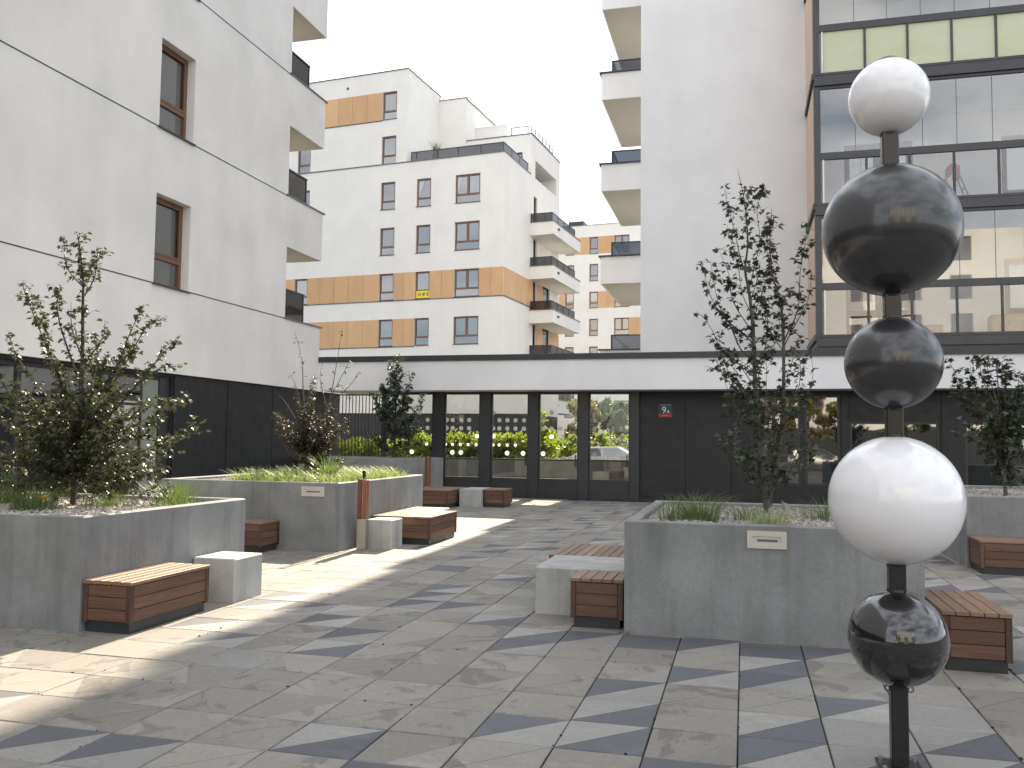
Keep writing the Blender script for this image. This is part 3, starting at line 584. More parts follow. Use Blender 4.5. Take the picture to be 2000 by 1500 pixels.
SH_ML=[(0.005,[(-7.66,14.50,1.40),(-7.31,14.31,1.80),(-6.97,14.12,2.27)]),
(0.005,[(-7.65,14.50,1.16),(-7.46,14.35,1.18),(-7.27,14.19,1.28)]),
(0.005,[(-7.65,14.50,1.27),(-7.74,14.74,1.50),(-7.83,14.98,1.83)]),
(0.005,[(-7.66,14.50,1.56),(-7.68,14.41,1.75),(-7.70,14.31,2.03)]),
(0.005,[(-7.65,14.50,1.21),(-7.58,14.37,1.78),(-7.50,14.25,2.44)]),
(0.005,[(-7.65,14.50,1.10),(-7.27,14.28,1.40),(-6.90,14.06,1.79)]),
(0.005,[(-7.65,14.50,1.16),(-7.50,14.30,1.51),(-7.34,14.11,1.94)]),
(0.005,[(-7.65,14.50,1.30),(-7.64,14.75,1.34),(-7.63,14.99,1.47)]),
(0.005,[(-7.66,14.50,1.39),(-7.98,14.62,1.69),(-8.31,14.74,2.09)]),
(0.005,[(-7.66,14.50,1.41),(-7.54,14.71,1.55),(-7.42,14.92,1.78)]),
(0.005,[(-7.66,14.50,1.53),(-7.55,14.67,1.86),(-7.43,14.84,2.30)]),
(0.005,[(-7.65,14.50,1.11),(-7.35,14.64,1.43),(-7.05,14.78,1.85)]),
(0.005,[(-7.65,14.50,1.26),(-7.43,14.38,1.51),(-7.22,14.26,1.84)]),
(0.005,[(-7.66,14.50,1.45),(-7.19,14.34,1.67),(-6.74,14.17,1.98)]),
(0.005,[(-7.66,14.50,1.57),(-7.63,14.38,1.67),(-7.59,14.27,1.85)]),
(0.005,[(-7.65,14.50,1.11),(-7.37,14.28,1.44),(-7.11,14.06,1.84)]),
(0.005,[(-7.66,14.50,1.51),(-7.63,14.34,1.81),(-7.59,14.18,2.19)]),
(0.005,[(-7.66,14.50,1.38),(-7.49,14.61,1.48),(-7.33,14.72,1.68)]),
(0.005,[(-7.66,14.50,1.43),(-7.77,14.50,1.88),(-7.88,14.49,2.43)]),
(0.005,[(-7.65,14.50,1.25),(-7.74,14.26,1.34),(-7.83,14.01,1.52)]),
(0.005,[(-7.65,14.50,1.28),(-7.93,14.40,1.62),(-8.21,14.30,2.05)]),
(0.005,[(-7.66,14.50,1.36),(-7.57,14.68,1.61),(-7.49,14.85,1.97)]),
(0.005,[(-7.66,14.50,1.42),(-7.49,14.68,1.66),(-7.32,14.85,2.00)]),
(0.005,[(-7.66,14.50,1.47),(-7.48,14.62,1.51),(-7.30,14.73,1.64)]),
(0.005,[(-7.65,14.50,1.26),(-7.64,14.62,1.37),(-7.64,14.73,1.57)]),
(0.005,[(-7.65,14.50,1.24),(-7.66,14.71,1.64),(-7.67,14.91,2.15)]),
(0.005,[(-7.66,14.50,1.32),(-8.00,14.53,1.69),(-8.36,14.56,2.16)]),
(0.005,[(-7.65,14.50,1.14),(-7.72,14.44,1.60),(-7.80,14.38,2.17)]),
(0.005,[(-7.65,14.50,1.22),(-7.86,14.54,1.43),(-8.07,14.57,1.74)]),
(0.005,[(-7.66,14.50,1.47),(-7.75,14.39,1.50),(-7.85,14.28,1.62)]),
(0.005,[(-7.65,14.50,1.26),(-7.66,14.27,1.58),(-7.66,14.04,1.99)]),
(0.005,[(-7.65,14.50,1.15),(-7.37,14.38,1.50),(-7.09,14.26,1.93)]),
(0.005,[(-7.65,14.50,1.08),(-7.30,14.48,1.47),(-6.97,14.46,1.94)]),
(0.005,[(-7.66,14.50,1.52),(-7.70,14.31,1.59),(-7.73,14.12,1.76)]),
(0.005,[(-7.66,14.50,1.34),(-7.61,14.29,1.73),(-7.56,14.08,2.21)]),
(0.005,[(-7.66,14.50,1.36),(-7.83,14.37,1.50),(-8.01,14.25,1.74)]),
(0.005,[(-7.65,14.50,1.26),(-7.81,14.43,1.54),(-7.97,14.37,1.91)]),
(0.005,[(-7.65,14.50,1.08),(-7.73,14.73,1.12),(-7.82,14.96,1.25)]),
(0.005,[(-7.65,14.50,1.20),(-7.46,14.49,1.26),(-7.28,14.49,1.40)]),
(0.005,[(-7.66,14.50,1.39),(-7.74,14.67,1.93),(-7.82,14.84,2.58)]),
(0.005,[(-7.66,14.50,1.42),(-7.77,14.62,1.80),(-7.88,14.74,2.27)]),
(0.005,[(-7.65,14.50,1.28),(-7.48,14.55,1.43),(-7.31,14.59,1.67)]),
(0.005,[(-7.65,14.50,1.30),(-7.42,14.41,1.49),(-7.20,14.32,1.75)]),
(0.005,[(-7.65,14.50,1.23),(-7.70,14.45,1.35),(-7.76,14.39,1.57)]),
(0.005,[(-7.66,14.50,1.33),(-7.93,14.41,1.54),(-8.21,14.32,1.84)]),
(0.005,[(-7.65,14.50,1.09),(-7.70,14.57,1.28),(-7.75,14.63,1.57)]),
(0.005,[(-7.66,14.50,1.57),(-7.47,14.68,1.73),(-7.28,14.86,1.99)]),
(0.005,[(-7.66,14.50,1.44),(-8.01,14.64,1.57),(-8.37,14.79,1.80)]),
(0.005,[(-7.66,14.50,1.54),(-7.57,14.40,2.11),(-7.49,14.29,2.77)]),
(0.005,[(-7.66,14.50,1.33),(-7.55,14.32,1.49),(-7.45,14.15,1.74)]),
(0.005,[(-7.65,14.50,1.22),(-7.19,14.25,1.24),(-6.74,14.01,1.35)]),
(0.005,[(-7.65,14.50,1.17),(-7.71,14.54,1.49),(-7.77,14.59,1.91)]),
(0.005,[(-7.65,14.50,1.24),(-7.25,14.36,1.26),(-6.87,14.23,1.36)]),
(0.005,[(-7.65,14.50,1.18),(-7.78,14.25,1.50),(-7.90,14.01,1.91)]),
(0.005,[(-7.65,14.50,1.10),(-7.38,14.40,1.55),(-7.11,14.30,2.07)]),
(0.005,[(-7.65,14.50,1.11),(-7.42,14.36,1.49),(-7.21,14.23,1.94)]),
(0.005,[(-7.65,14.50,1.07),(-7.60,14.35,1.20),(-7.56,14.21,1.42)]),
(0.005,[(-7.66,14.50,1.43),(-7.71,14.58,1.59),(-7.78,14.66,1.85)]),
(0.005,[(-7.66,14.50,1.51),(-7.57,14.54,1.74),(-7.47,14.58,2.07)]),
(0.005,[(-7.66,14.50,1.38),(-7.93,14.39,1.72),(-8.21,14.28,2.16)])]
SH_T=[(0.05,[(-9.69,23.50,1.07),(-9.70,23.54,2.10),(-9.72,23.58,3.13),(-9.72,23.61,4.18)]),
(0.02,[(-9.68,23.50,2.10),(-9.31,23.43,2.98),(-9.12,23.35,3.67)]),
(0.02,[(-9.67,23.50,1.66),(-10.25,23.61,2.69),(-10.54,23.71,3.07)]),
(0.02,[(-9.68,23.50,1.80),(-8.98,23.41,2.54),(-8.78,23.31,2.97)]),
(0.008,[(-9.66,23.50,1.19),(-9.97,23.52,1.40),(-10.28,23.55,1.73)]),
(0.008,[(-9.69,23.50,2.55),(-9.44,23.55,2.54),(-9.19,23.60,2.65)]),
(0.008,[(-9.71,23.50,3.31),(-9.84,23.56,3.57),(-9.97,23.62,3.95)]),
(0.008,[(-9.67,23.50,1.58),(-10.07,23.50,1.66),(-10.48,23.49,1.85)]),
(0.008,[(-9.70,23.50,2.92),(-9.85,23.59,2.99),(-10.01,23.69,3.18)]),
(0.008,[(-9.67,23.50,1.50),(-9.44,23.53,1.61),(-9.22,23.57,1.85)]),
(0.008,[(-9.70,23.50,2.79),(-9.46,23.55,2.77),(-9.24,23.59,2.86)]),
(0.008,[(-9.69,23.50,2.66),(-9.87,23.39,2.72),(-10.05,23.29,2.89)]),
(0.008,[(-9.68,23.50,2.27),(-9.74,23.42,2.40),(-9.80,23.34,2.64)]),
(0.008,[(-9.67,23.50,1.71),(-9.29,23.49,1.84),(-8.91,23.48,2.09)]),
(0.008,[(-9.69,23.50,2.42),(-9.85,23.51,2.61),(-10.01,23.52,2.91)]),
(0.008,[(-9.68,23.50,2.27),(-9.89,23.40,2.44),(-10.10,23.30,2.73)]),
(0.008,[(-9.70,23.50,2.96),(-9.96,23.56,3.04),(-10.23,23.62,3.25)]),
(0.008,[(-9.69,23.50,2.58),(-9.68,23.46,2.78),(-9.66,23.42,3.10)]),
(0.008,[(-9.69,23.50,2.32),(-9.97,23.49,2.27),(-10.27,23.49,2.34)]),
(0.008,[(-9.68,23.50,1.96),(-9.77,23.50,1.90),(-9.86,23.51,1.97)]),
(0.008,[(-9.68,23.50,2.20),(-9.86,23.59,2.36),(-10.04,23.67,2.64)]),
(0.008,[(-9.68,23.50,2.01),(-9.35,23.45,2.13),(-9.02,23.40,2.36)]),
(0.008,[(-9.71,23.50,3.35),(-9.64,23.52,3.61),(-9.57,23.53,3.98)]),
(0.008,[(-9.68,23.50,1.85),(-9.31,23.53,1.85),(-8.94,23.55,1.97)]),
(0.008,[(-9.66,23.50,1.33),(-9.28,23.54,1.42),(-8.91,23.58,1.63)]),
(0.008,[(-9.69,23.50,2.38),(-9.52,23.45,2.45),(-9.35,23.41,2.64)]),
(0.008,[(-9.68,23.50,1.85),(-9.32,23.45,1.97),(-8.98,23.39,2.21)]),
(0.008,[(-9.67,23.50,1.47),(-9.37,23.49,1.53),(-9.09,23.48,1.71)]),
(0.008,[(-9.69,23.50,2.47),(-9.70,23.52,2.48),(-9.72,23.55,2.61)]),
(0.008,[(-9.66,23.50,1.28),(-9.72,23.54,1.25),(-9.78,23.57,1.34)]),
(0.008,[(-9.67,23.50,1.48),(-9.78,23.41,1.74),(-9.88,23.32,2.12)]),
(0.008,[(-9.67,23.50,1.79),(-9.86,23.49,1.99),(-10.05,23.47,2.31)]),
(0.008,[(-9.67,23.50,1.76),(-9.49,23.52,1.98),(-9.31,23.53,2.31)]),
(0.008,[(-9.68,23.50,2.06),(-9.56,23.42,2.20),(-9.44,23.35,2.47)]),
(0.008,[(-9.67,23.50,1.76),(-9.84,23.40,1.99),(-10.01,23.30,2.33)]),
(0.008,[(-9.71,23.50,3.25),(-9.77,23.61,3.26),(-9.85,23.71,3.39)]),
(0.008,[(-9.66,23.50,1.27),(-9.96,23.38,1.45),(-10.26,23.26,1.75)]),
(0.008,[(-9.66,23.50,1.17),(-9.60,23.50,1.12),(-9.54,23.50,1.20)]),
(0.008,[(-9.69,23.50,2.30),(-9.46,23.45,2.53),(-9.23,23.40,2.88)]),
(0.008,[(-9.69,23.50,2.53),(-9.92,23.38,2.50),(-10.14,23.27,2.60)]),
(0.008,[(-9.69,23.50,2.58),(-9.54,23.44,2.72),(-9.39,23.39,2.98)]),
(0.008,[(-9.71,23.50,3.38),(-9.77,23.41,3.35),(-9.84,23.33,3.44)]),
(0.008,[(-9.69,23.50,2.75),(-9.92,23.48,2.72),(-10.14,23.45,2.81)]),
(0.008,[(-9.68,23.50,2.22),(-10.03,23.60,2.38),(-10.38,23.70,2.66)]),
(0.008,[(-9.70,23.50,2.84),(-9.45,23.39,2.80),(-9.21,23.29,2.87)]),
(0.008,[(-9.70,23.50,3.13),(-9.62,23.46,3.11),(-9.55,23.43,3.20)]),
(0.008,[(-9.67,23.50,1.75),(-9.49,23.55,1.79),(-9.30,23.60,1.95)]),
(0.008,[(-9.70,23.50,2.93),(-9.96,23.53,3.04),(-10.22,23.56,3.28)]),
(0.008,[(-9.68,23.50,2.24),(-9.36,23.38,2.23),(-9.05,23.26,2.33)]),
(0.008,[(-9.67,23.50,1.76),(-9.88,23.43,2.01),(-10.09,23.36,2.38)]),
(0.008,[(-9.66,23.50,1.35),(-9.91,23.45,1.41),(-10.17,23.39,1.58)]),
(0.008,[(-9.68,23.50,2.14),(-10.02,23.60,2.29),(-10.37,23.70,2.56)]),
(0.008,[(-9.67,23.50,1.55),(-9.53,23.49,1.54),(-9.40,23.47,1.65)]),
(0.008,[(-9.69,23.50,2.76),(-9.68,23.44,2.85),(-9.66,23.38,3.05)]),
(0.008,[(-9.71,23.50,3.29),(-9.68,23.50,3.28),(-9.65,23.49,3.38)]),
(0.008,[(-9.69,23.50,2.30),(-9.84,23.50,2.42),(-10.00,23.49,2.66)]),
(0.008,[(-9.69,23.50,2.45),(-9.41,23.41,2.60),(-9.13,23.32,2.88)]),
(0.008,[(-9.70,23.50,2.99),(-9.76,23.54,3.21),(-9.82,23.58,3.55)]),
(0.008,[(-9.67,23.50,1.40),(-9.88,23.55,1.42),(-10.09,23.61,1.56)]),
(0.008,[(-9.70,23.50,3.24),(-9.76,23.49,3.27),(-9.82,23.49,3.41)]),
(0.008,[(-9.69,23.50,2.65),(-9.63,23.51,2.91),(-9.57,23.52,3.28)]),
(0.008,[(-9.70,23.50,2.95),(-9.91,23.57,3.01),(-10.13,23.64,3.19)]),
(0.008,[(-9.69,23.50,2.63),(-9.97,23.61,2.85),(-10.26,23.73,3.21)]),
(0.008,[(-9.66,23.50,1.26),(-9.60,23.53,1.52),(-9.54,23.56,1.90)]),
(0.008,[(-9.69,23.50,2.64),(-9.71,23.39,2.81),(-9.74,23.27,3.11)]),
(0.008,[(-9.68,23.50,2.10),(-9.85,23.50,2.15),(-10.03,23.50,2.32)]),
(0.008,[(-9.66,23.50,1.30),(-10.06,23.54,1.47),(-10.47,23.58,1.76)]),
(0.008,[(-9.70,23.50,3.19),(-9.72,23.46,3.15),(-9.74,23.41,3.23)]),
(0.008,[(-9.67,23.50,1.57),(-9.87,23.55,1.82),(-10.06,23.59,2.19)]),
(0.008,[(-9.71,23.50,3.25),(-9.58,23.47,3.36),(-9.45,23.43,3.58)])]
SH_K=[(0.03,[(3.82,14.90,0.95),(3.81,14.95,1.79),(3.81,15.01,2.42),(3.80,15.06,3.06)]),
(0.012,[(3.79,14.90,1.48),(3.37,14.98,2.42),(3.10,15.06,3.11)]),
(0.01,[(3.80,14.90,1.63),(3.48,15.02,2.50),(3.44,15.14,3.09)]),
(0.01,[(3.77,14.90,2.26),(3.63,15.20,2.75),(3.68,15.50,3.14)]),
(0.01,[(3.77,14.90,2.34),(3.68,15.04,2.82),(3.72,15.19,3.11)]),
(0.012,[(3.83,14.90,1.48),(3.92,15.05,2.58),(3.98,15.19,3.02)]),
(0.012,[(3.83,14.90,1.63),(4.07,15.04,2.50),(4.15,15.19,2.91)]),
(0.01,[(3.83,14.90,1.63),(4.14,14.71,2.33),(4.17,14.52,3.01)]),
(0.01,[(3.77,14.90,2.02),(3.29,14.98,2.34),(3.24,15.06,2.75)]),
(0.007,[(3.83,14.90,1.53),(3.69,14.98,1.54),(3.54,15.07,1.63)]),
(0.007,[(3.83,14.90,1.63),(3.78,14.59,1.94),(3.73,14.29,2.32)]),
(0.007,[(3.82,14.90,1.09),(4.10,15.08,1.16),(4.39,15.26,1.30)]),
(0.007,[(3.83,14.90,1.77),(3.94,14.71,1.82),(4.04,14.52,1.95)]),
(0.007,[(3.83,14.90,1.42),(4.08,14.89,1.60),(4.34,14.89,1.84)]),
(0.007,[(3.82,14.90,1.07),(3.85,14.92,1.20),(3.89,14.93,1.41)]),
(0.007,[(3.82,14.90,1.12),(3.88,15.06,1.51),(3.93,15.21,1.99)]),
(0.007,[(3.83,14.90,1.60),(4.20,15.09,1.94),(4.57,15.27,2.36)]),
(0.007,[(3.83,14.90,1.82),(3.54,14.88,2.11),(3.25,14.86,2.48)]),
(0.007,[(3.82,14.90,1.12),(3.87,15.21,1.42),(3.92,15.52,1.82)]),
(0.007,[(3.82,14.90,1.26),(3.73,14.86,1.55),(3.63,14.82,1.92)]),
(0.007,[(3.83,14.90,1.37),(3.93,14.95,1.50),(4.04,14.99,1.71)]),
(0.007,[(3.82,14.90,1.27),(3.99,15.24,1.90),(4.17,15.59,2.64)]),
(0.007,[(3.83,14.90,1.73),(3.69,14.78,2.00),(3.54,14.65,2.36)]),
(0.007,[(3.82,14.90,1.17),(3.91,15.05,1.60),(4.01,15.20,2.12)]),
(0.007,[(3.83,14.90,1.39),(3.74,15.22,1.61),(3.65,15.54,1.92)]),
(0.007,[(3.82,14.90,1.28),(3.60,14.61,1.75),(3.39,14.32,2.29)]),
(0.007,[(3.83,14.90,1.38),(3.77,15.09,1.69),(3.72,15.29,2.08)]),
(0.007,[(3.82,14.90,1.11),(4.02,15.01,1.32),(4.22,15.11,1.61)]),
(0.007,[(3.83,14.90,1.76),(4.04,14.93,2.02),(4.25,14.96,2.36)]),
(0.007,[(3.83,14.90,1.76),(4.21,15.10,2.24),(4.59,15.30,2.81)]),
(0.007,[(3.84,14.90,1.87),(4.09,15.15,2.07),(4.36,15.40,2.36)]),
(0.007,[(3.82,14.90,1.32),(3.95,14.65,1.85),(4.07,14.40,2.43)]),
(0.007,[(3.83,14.90,1.59),(3.96,14.89,1.91),(4.08,14.88,2.30)]),
(0.007,[(3.83,14.90,1.36),(4.00,14.98,1.46),(4.18,15.06,1.64)]),
(0.007,[(3.84,14.90,1.87),(3.88,15.04,2.35),(3.92,15.18,2.94)]),
(0.007,[(3.83,14.90,1.83),(4.12,15.22,2.14),(4.42,15.54,2.54)]),
(0.007,[(3.83,14.90,1.70),(3.58,15.11,2.24),(3.31,15.32,2.89)]),
(0.007,[(3.82,14.90,1.19),(3.71,15.13,1.42),(3.60,15.36,1.74)]),
(0.007,[(3.83,14.90,1.68),(3.81,14.60,1.69),(3.80,14.29,1.77)]),
(0.007,[(3.83,14.90,1.39),(3.93,14.85,1.71),(4.03,14.80,2.10)]),
(0.007,[(3.83,14.90,1.62),(3.86,15.19,1.85),(3.90,15.48,2.18)]),
(0.007,[(3.82,14.90,1.25),(3.96,15.21,1.67),(4.11,15.53,2.20)]),
(0.007,[(3.83,14.90,1.65),(3.54,15.08,1.74),(3.24,15.26,1.92)]),
(0.007,[(3.84,14.90,1.85),(3.49,14.78,1.92),(3.15,14.67,2.06)]),
(0.007,[(3.83,14.90,1.51),(3.85,15.09,1.81),(3.88,15.28,2.19)]),
(0.007,[(3.83,14.90,1.85),(3.87,14.92,2.33),(3.90,14.94,2.89)]),
(0.007,[(3.82,14.90,1.18),(3.94,15.02,1.63),(4.06,15.13,2.16)]),
(0.007,[(3.83,14.90,1.36),(3.96,15.00,1.92),(4.11,15.09,2.56)]),
(0.007,[(3.83,14.90,1.70),(4.06,15.16,1.92),(4.30,15.41,2.22)])]
# ================================================================== ground
mb = MB(); mb.quad((-400, -300, -.10), (400, -300, -.10), (400, 700, -.10), (-400, 700, -.10)); tag(mb.build('ground', M_ASPH), kind='structure')
mb = MB(); mb.quad((-14, -16, -.028), (26, -16, -.028), (26, 26.9, -.028), (-14, 26.9, -.028))
PAVE = tag(mb.build('pavement', M_GROUT), kind='structure')
GX, GY = -.045, -.07
def slab_mesh(kind, tilt):
    """one paving slab, chamfered; kind: P plain, G plain with a diagonal scored line, A lower right dark, B upper left dark, D dark, L pale, LA/LB pale half"""
    g = .0040; c = .005; q = MB(); lo, hi = g, .5 - g
    T = [(lo + c, lo + c), (hi - c, lo + c), (hi - c, hi - c), (lo + c, hi - c)]; E_ = [(lo, lo), (hi, lo), (hi, hi), (lo, hi)]
    zz = lambda p: tilt[0] * (p[0] - .25) + tilt[1] * (p[1] - .25) + tilt[2]
    t3 = [(x, y, zz((x, y))) for x, y in T]; e3 = [(x, y, zz((x, y)) - c) for x, y in E_]; b3 = [(x, y, -.05) for x, y in E_]
    lr, ul = {'P': (0, 0), 'G': (0, 0), 'A': (1, 2), 'B': (2, 1), 'D': (1, 1), 'L': (2, 2), 'M': (0, 2), 'W': (2, 0)}[kind]
    if kind in 'PDL': q.quad(*t3, m=lr)
    else:
        n = .0016; nx, ny = -.7071 * n, .7071 * n
        def sh(p, s, dz=0): return (p[0] + nx * s, p[1] + ny * s, p[2] + dz)
        a, bq, cq, d = t3
        q.v += [sh(a, -1), bq, sh(cq, -1)]; i = len(q.v); q.f.append((i - 3, i - 2, i - 1)); q.m.append(lr); q.uv += [(0, 0)] * 3
        q.v += [sh(a, 1), sh(cq, 1), d]; i = len(q.v); q.f.append((i - 3, i - 2, i - 1)); q.m.append(ul); q.uv += [(0, 0)] * 3
        q.quad(sh(a, -1, -.0), sh(cq, -1), (cq[0], cq[1], cq[2] - .003), (a[0], a[1], a[2] - .003), m=3); q.quad((a[0], a[1], a[2] - .003), (cq[0], cq[1], cq[2] - .003), sh(cq, 1), sh(a, 1), m=3)
    em = lr if kind in 'PDL' else None
    for k in range(4):
        k2 = (k + 1) % 4; mm = em if em is not None else (lr if k < 2 else ul)
        q.quad(e3[k], e3[k2], t3[k2], t3[k], m=mm); q.quad(b3[k], b3[k2], e3[k2], e3[k], m=mm)
    return q
SLABM = [M_SLAB, M_SLABD, M_SLABL, M_GROUT]
known = {(0, 5): 'D', (0, 4): 'A', (0, 3): 'B', (0, 2): 'G', (0, 1): 'A', (0, 0): 'B', (-1, 5): 'B', (-1, 4): 'P', (-1, 3): 'B', (-1, 2): 'G', (-1, 1): 'P', (-1, 0): 'P', (-1, -1): 'B',
 (-2, 5): 'D', (-2, 4): 'P', (-2, 3): 'P', (-2, 2): 'B', (-2, 1): 'A', (-2, 0): 'A', (-2, -1): 'P', (-3, 5): 'B', (-3, 4): 'P', (-3, 3): 'P', (-3, 2): 'G', (-3, 1): 'P', (-3, 0): 'B', (-3, -1): 'G',
 (-4, 5): 'A', (-4, 4): 'B', (-4, 3): 'G', (-4, 2): 'P', (-4, 1): 'G', (-4, 0): 'P', (-4, -1): 'P', (-5, 6): 'A', (-5, 5): 'P', (-5, 4): 'P', (-5, 3): 'P', (-5, 2): 'P', (-5, 1): 'P', (-5, 0): 'G', (-5, -1): 'A', (-5, -2): 'P',
 (-6, 6): 'P', (-6, 5): 'G', (-6, 4): 'P', (-6, 3): 'P', (-6, 2): 'G', (-6, 1): 'P', (-6, 0): 'P', (-6, -1): 'P', (1, 5): 'B', (1, 4): 'P', (1, 3): 'P', (1, 2): 'B', (1, 1): 'L', (1, 0): 'A', (1, -1): 'L', (2, 4): 'P', (2, 3): 'P', (2, 2): 'L', (2, 1): 'A', (2, 0): 'A', (2, -1): 'B',
 (3, 4): 'P', (3, 3): 'G', (3, 2): 'P', (3, 1): 'P', (3, 0): 'B', (3, -1): 'P', (-7, 7): 'B', (-6, 7): 'B', (-8, 8): 'G', (-7, 9): 'B', (-8, 6): 'M', (-9, 5): 'M', (-10, 6): 'B', (-10, 4): 'B', (-10, 7): 'B'}
def kind_at(i, j):
    if (i, j) in known: return known[(i, j)]
    h = random.Random(i * 7919 + j * 104729 + 3); r = h.random()
    if j < -2 or i < -10: return 'P' if r < .7 else 'G'
    return 'P' if r < .34 else 'G' if r < .60 else 'M' if r < .67 else 'W' if r < .72 else 'A' if r < .81 else 'B' if r < .94 else 'D' if r < .955 else 'L'
cells = []
solid = [(-9.4, -5.65, 6.6, 9.1), (-9, -5.95, 12.3, 15.8), (-1.0, 1.4, 8.05, 10.8), (3.1, 9, 13.7, 17)]
for i in range(-25, 24):
    for j in range(-14, 41):
        x, y = GX + .5 * i, GY + 5.0 + .5 * j
        if x > 24 or y > 24.8 or x < -12.4: continue
        if any(a < x and x + .5 < b and c < y and y + .5 < d for a, b, c, d in solid): continue
        cx, cy = x + .25, y + .25
        dp = FFv[0] * cx + FFv[1] * cy - 1.72 * FFv[2]; vis = False
        if dp > 1.2:
            px = 1000 + 1711.94 * (RRv[0] * cx + RRv[1] * cy - 1.72 * RRv[2]) / dp; py_ = 750 - 1711.94 * (UUv[0] * cx + UUv[1] * cy - 1.72 * UUv[2]) / dp
            vis = -60 < px < 2060 and py_ < 1570
        cells.append((not vis, dp if vis else abs(dp), i, j, x, y))
cells.sort()
variants = {}
rest = MB()
for n, (nv, dp, i, j, x, y) in enumerate(cells):
    k = kind_at(i, j); h = random.Random(i * 131 + j * 17)
    if n < 298 and not nv:
        key = (k, h.randrange(4))
        if key not in variants:
            hv = random.Random(repr(key)); variants[key] = slab_mesh(k, (hv.uniform(-.004, .004), hv.uniform(-.004, .004), hv.uniform(-.0015, .0015))).build('paving_slab', SLABM, PAVE); o = variants[key]
        else: o = share(variants[key], PAVE)
        o.location = (x, y, 0); o.rotation_euler = (0, 0, h.uniform(-.004, .004))
    else:
        s_ = slab_mesh(k, (h.uniform(-.004, .004), h.uniform(-.004, .004), h.uniform(-.0015, .0015))); b = len(rest.v)
        rest.v += [(p[0] + x, p[1] + y, p[2]) for p in s_.v]; rest.f += [tuple(q + b for q in f) for f in s_.f]; rest.m += s_.m; rest.uv += s_.uv
tag(rest.build('paving_slab', SLABM, PAVE), kind='stuff')
# moss and grit caught in the joints
mb = MB()
for _ in range(170):
    if random.random() < .55: x = GX + .5 * random.randint(-9, 4) + random.gauss(0, .007); y = random.uniform(3.6, 9)
    else: y = GY + .5 * random.randint(8, 20) + random.gauss(0, .007); x = random.uniform(-5, 3)
    r = random.choice([.003, .004, .005, .009]); bm = bmesh.new(); bmesh.ops.create_icosphere(bm, subdivisions=1, radius=r)
    for v in bm.verts: v.co = Vector((x + v.co.x * random.uniform(.7, 1.7), y + v.co.y * random.uniform(.7, 1.7), .002 + v.co.z * .8))
    mb.addbm(bm)
tag(mb.build('debris', M_GROUT), kind='stuff')
# ================================================================== left building
LX = -12.55
B = thing('apartment_building', 'white plastered apartment building on the left with thin black seams and dark ground floor', 'building')
P = Plane('right', LX); mb = MB()
wins = [(16.45, 17.70, 5.08, 7.10, .26), (16.45, 17.70, 8.60, 10.63, .26), (16.45, 17.70, 12.12, 14.15, .26)]
facade(mb, P, -14, 22.18, 3.13, 19.5, wins)
mb.quad((LX, 22.18, 3.13), (LX - 12, 22.18, 3.13), (LX - 12, 22.18, 19.5), (LX, 22.18, 19.5))
mb.quad((LX - 12, -14, 3.13), (LX, -14, 3.13), (LX, -14, 19.5), (LX - 12, -14, 19.5)); mb.quad((LX, -14, 19.5), (LX, 22.18, 19.5), (LX - 12, 22.18, 19.5), (LX - 12, -14, 19.5)); mb.quad((LX - 12, -14, 3.13), (LX - 12, 22.18, 3.13), (LX, 22.18, 3.13), (LX, -14, 3.13))
mb.build('wall', M_WALL, B)
for a in wins: window(P, a[0], a[1], a[2], a[3], B, dep=.26, fr=.085, transom=.33, pmat=M_PANE_NEAR)
for k, z in enumerate((5.075, 8.59, 12.13, 15.66)):
    segs = [(-14, 16.40), (17.75, 22.18)]
    for a, b in segs:
        mb = MB(); P.box(mb, a, b, -.010, .02, z - .010, z + .010); mb.build('seam_strip', M_FRAME, B)
for z0, z1 in ((3.13, 5.06), (7.13, 8.60), (10.65, 12.14), (14.18, 15.67)):
    mb = MB(); mb.box(-15.6, LX - .001, 22.18, 24.30, z0, z0 + .30); mb.box(LX - .14, LX, 22.184, 24.30, z0 + .30, z1); mb.box(-15.6, LX - .14, 24.16, 24.30, z0 + .30, z1)
    bp = mb.build('balcony', M_WALL, B)
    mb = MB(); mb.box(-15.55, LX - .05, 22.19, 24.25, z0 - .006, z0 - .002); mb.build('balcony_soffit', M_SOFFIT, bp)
    mb = MB(); mb.box(LX - .20, LX + .035, 22.10, 24.42, z1, z1 + .035); mb.box(-15.6, LX - .20, 24.10, 24.42, z1, z1 + .035); mb.build('parapet_cap', M_CAP, bp)
    mb = MB(); mb.box(LX - .32, LX - .30, 22.25, 23.75, z1 + .04, z1 + .92); mb.box(-15.3, LX - .34, 23.73, 23.75, z1 + .04, z1 + .92); mb.build('railing_sheet', M_RAILGLASS, bp)
    mb = MB(); mb.box(LX - .35, LX - .27, 22.22, 23.80, z1 + .92, z1 + .96); mb.box(-15.3, LX - .35, 23.72, 23.80, z1 + .92, z1 + .96)
    for y in (22.25, 23.76): mb.box(LX - .335, LX - .285, y - .025, y + .025, z1 + .035, z1 + .92)
    mb.build('railing', M_FRAME, bp)
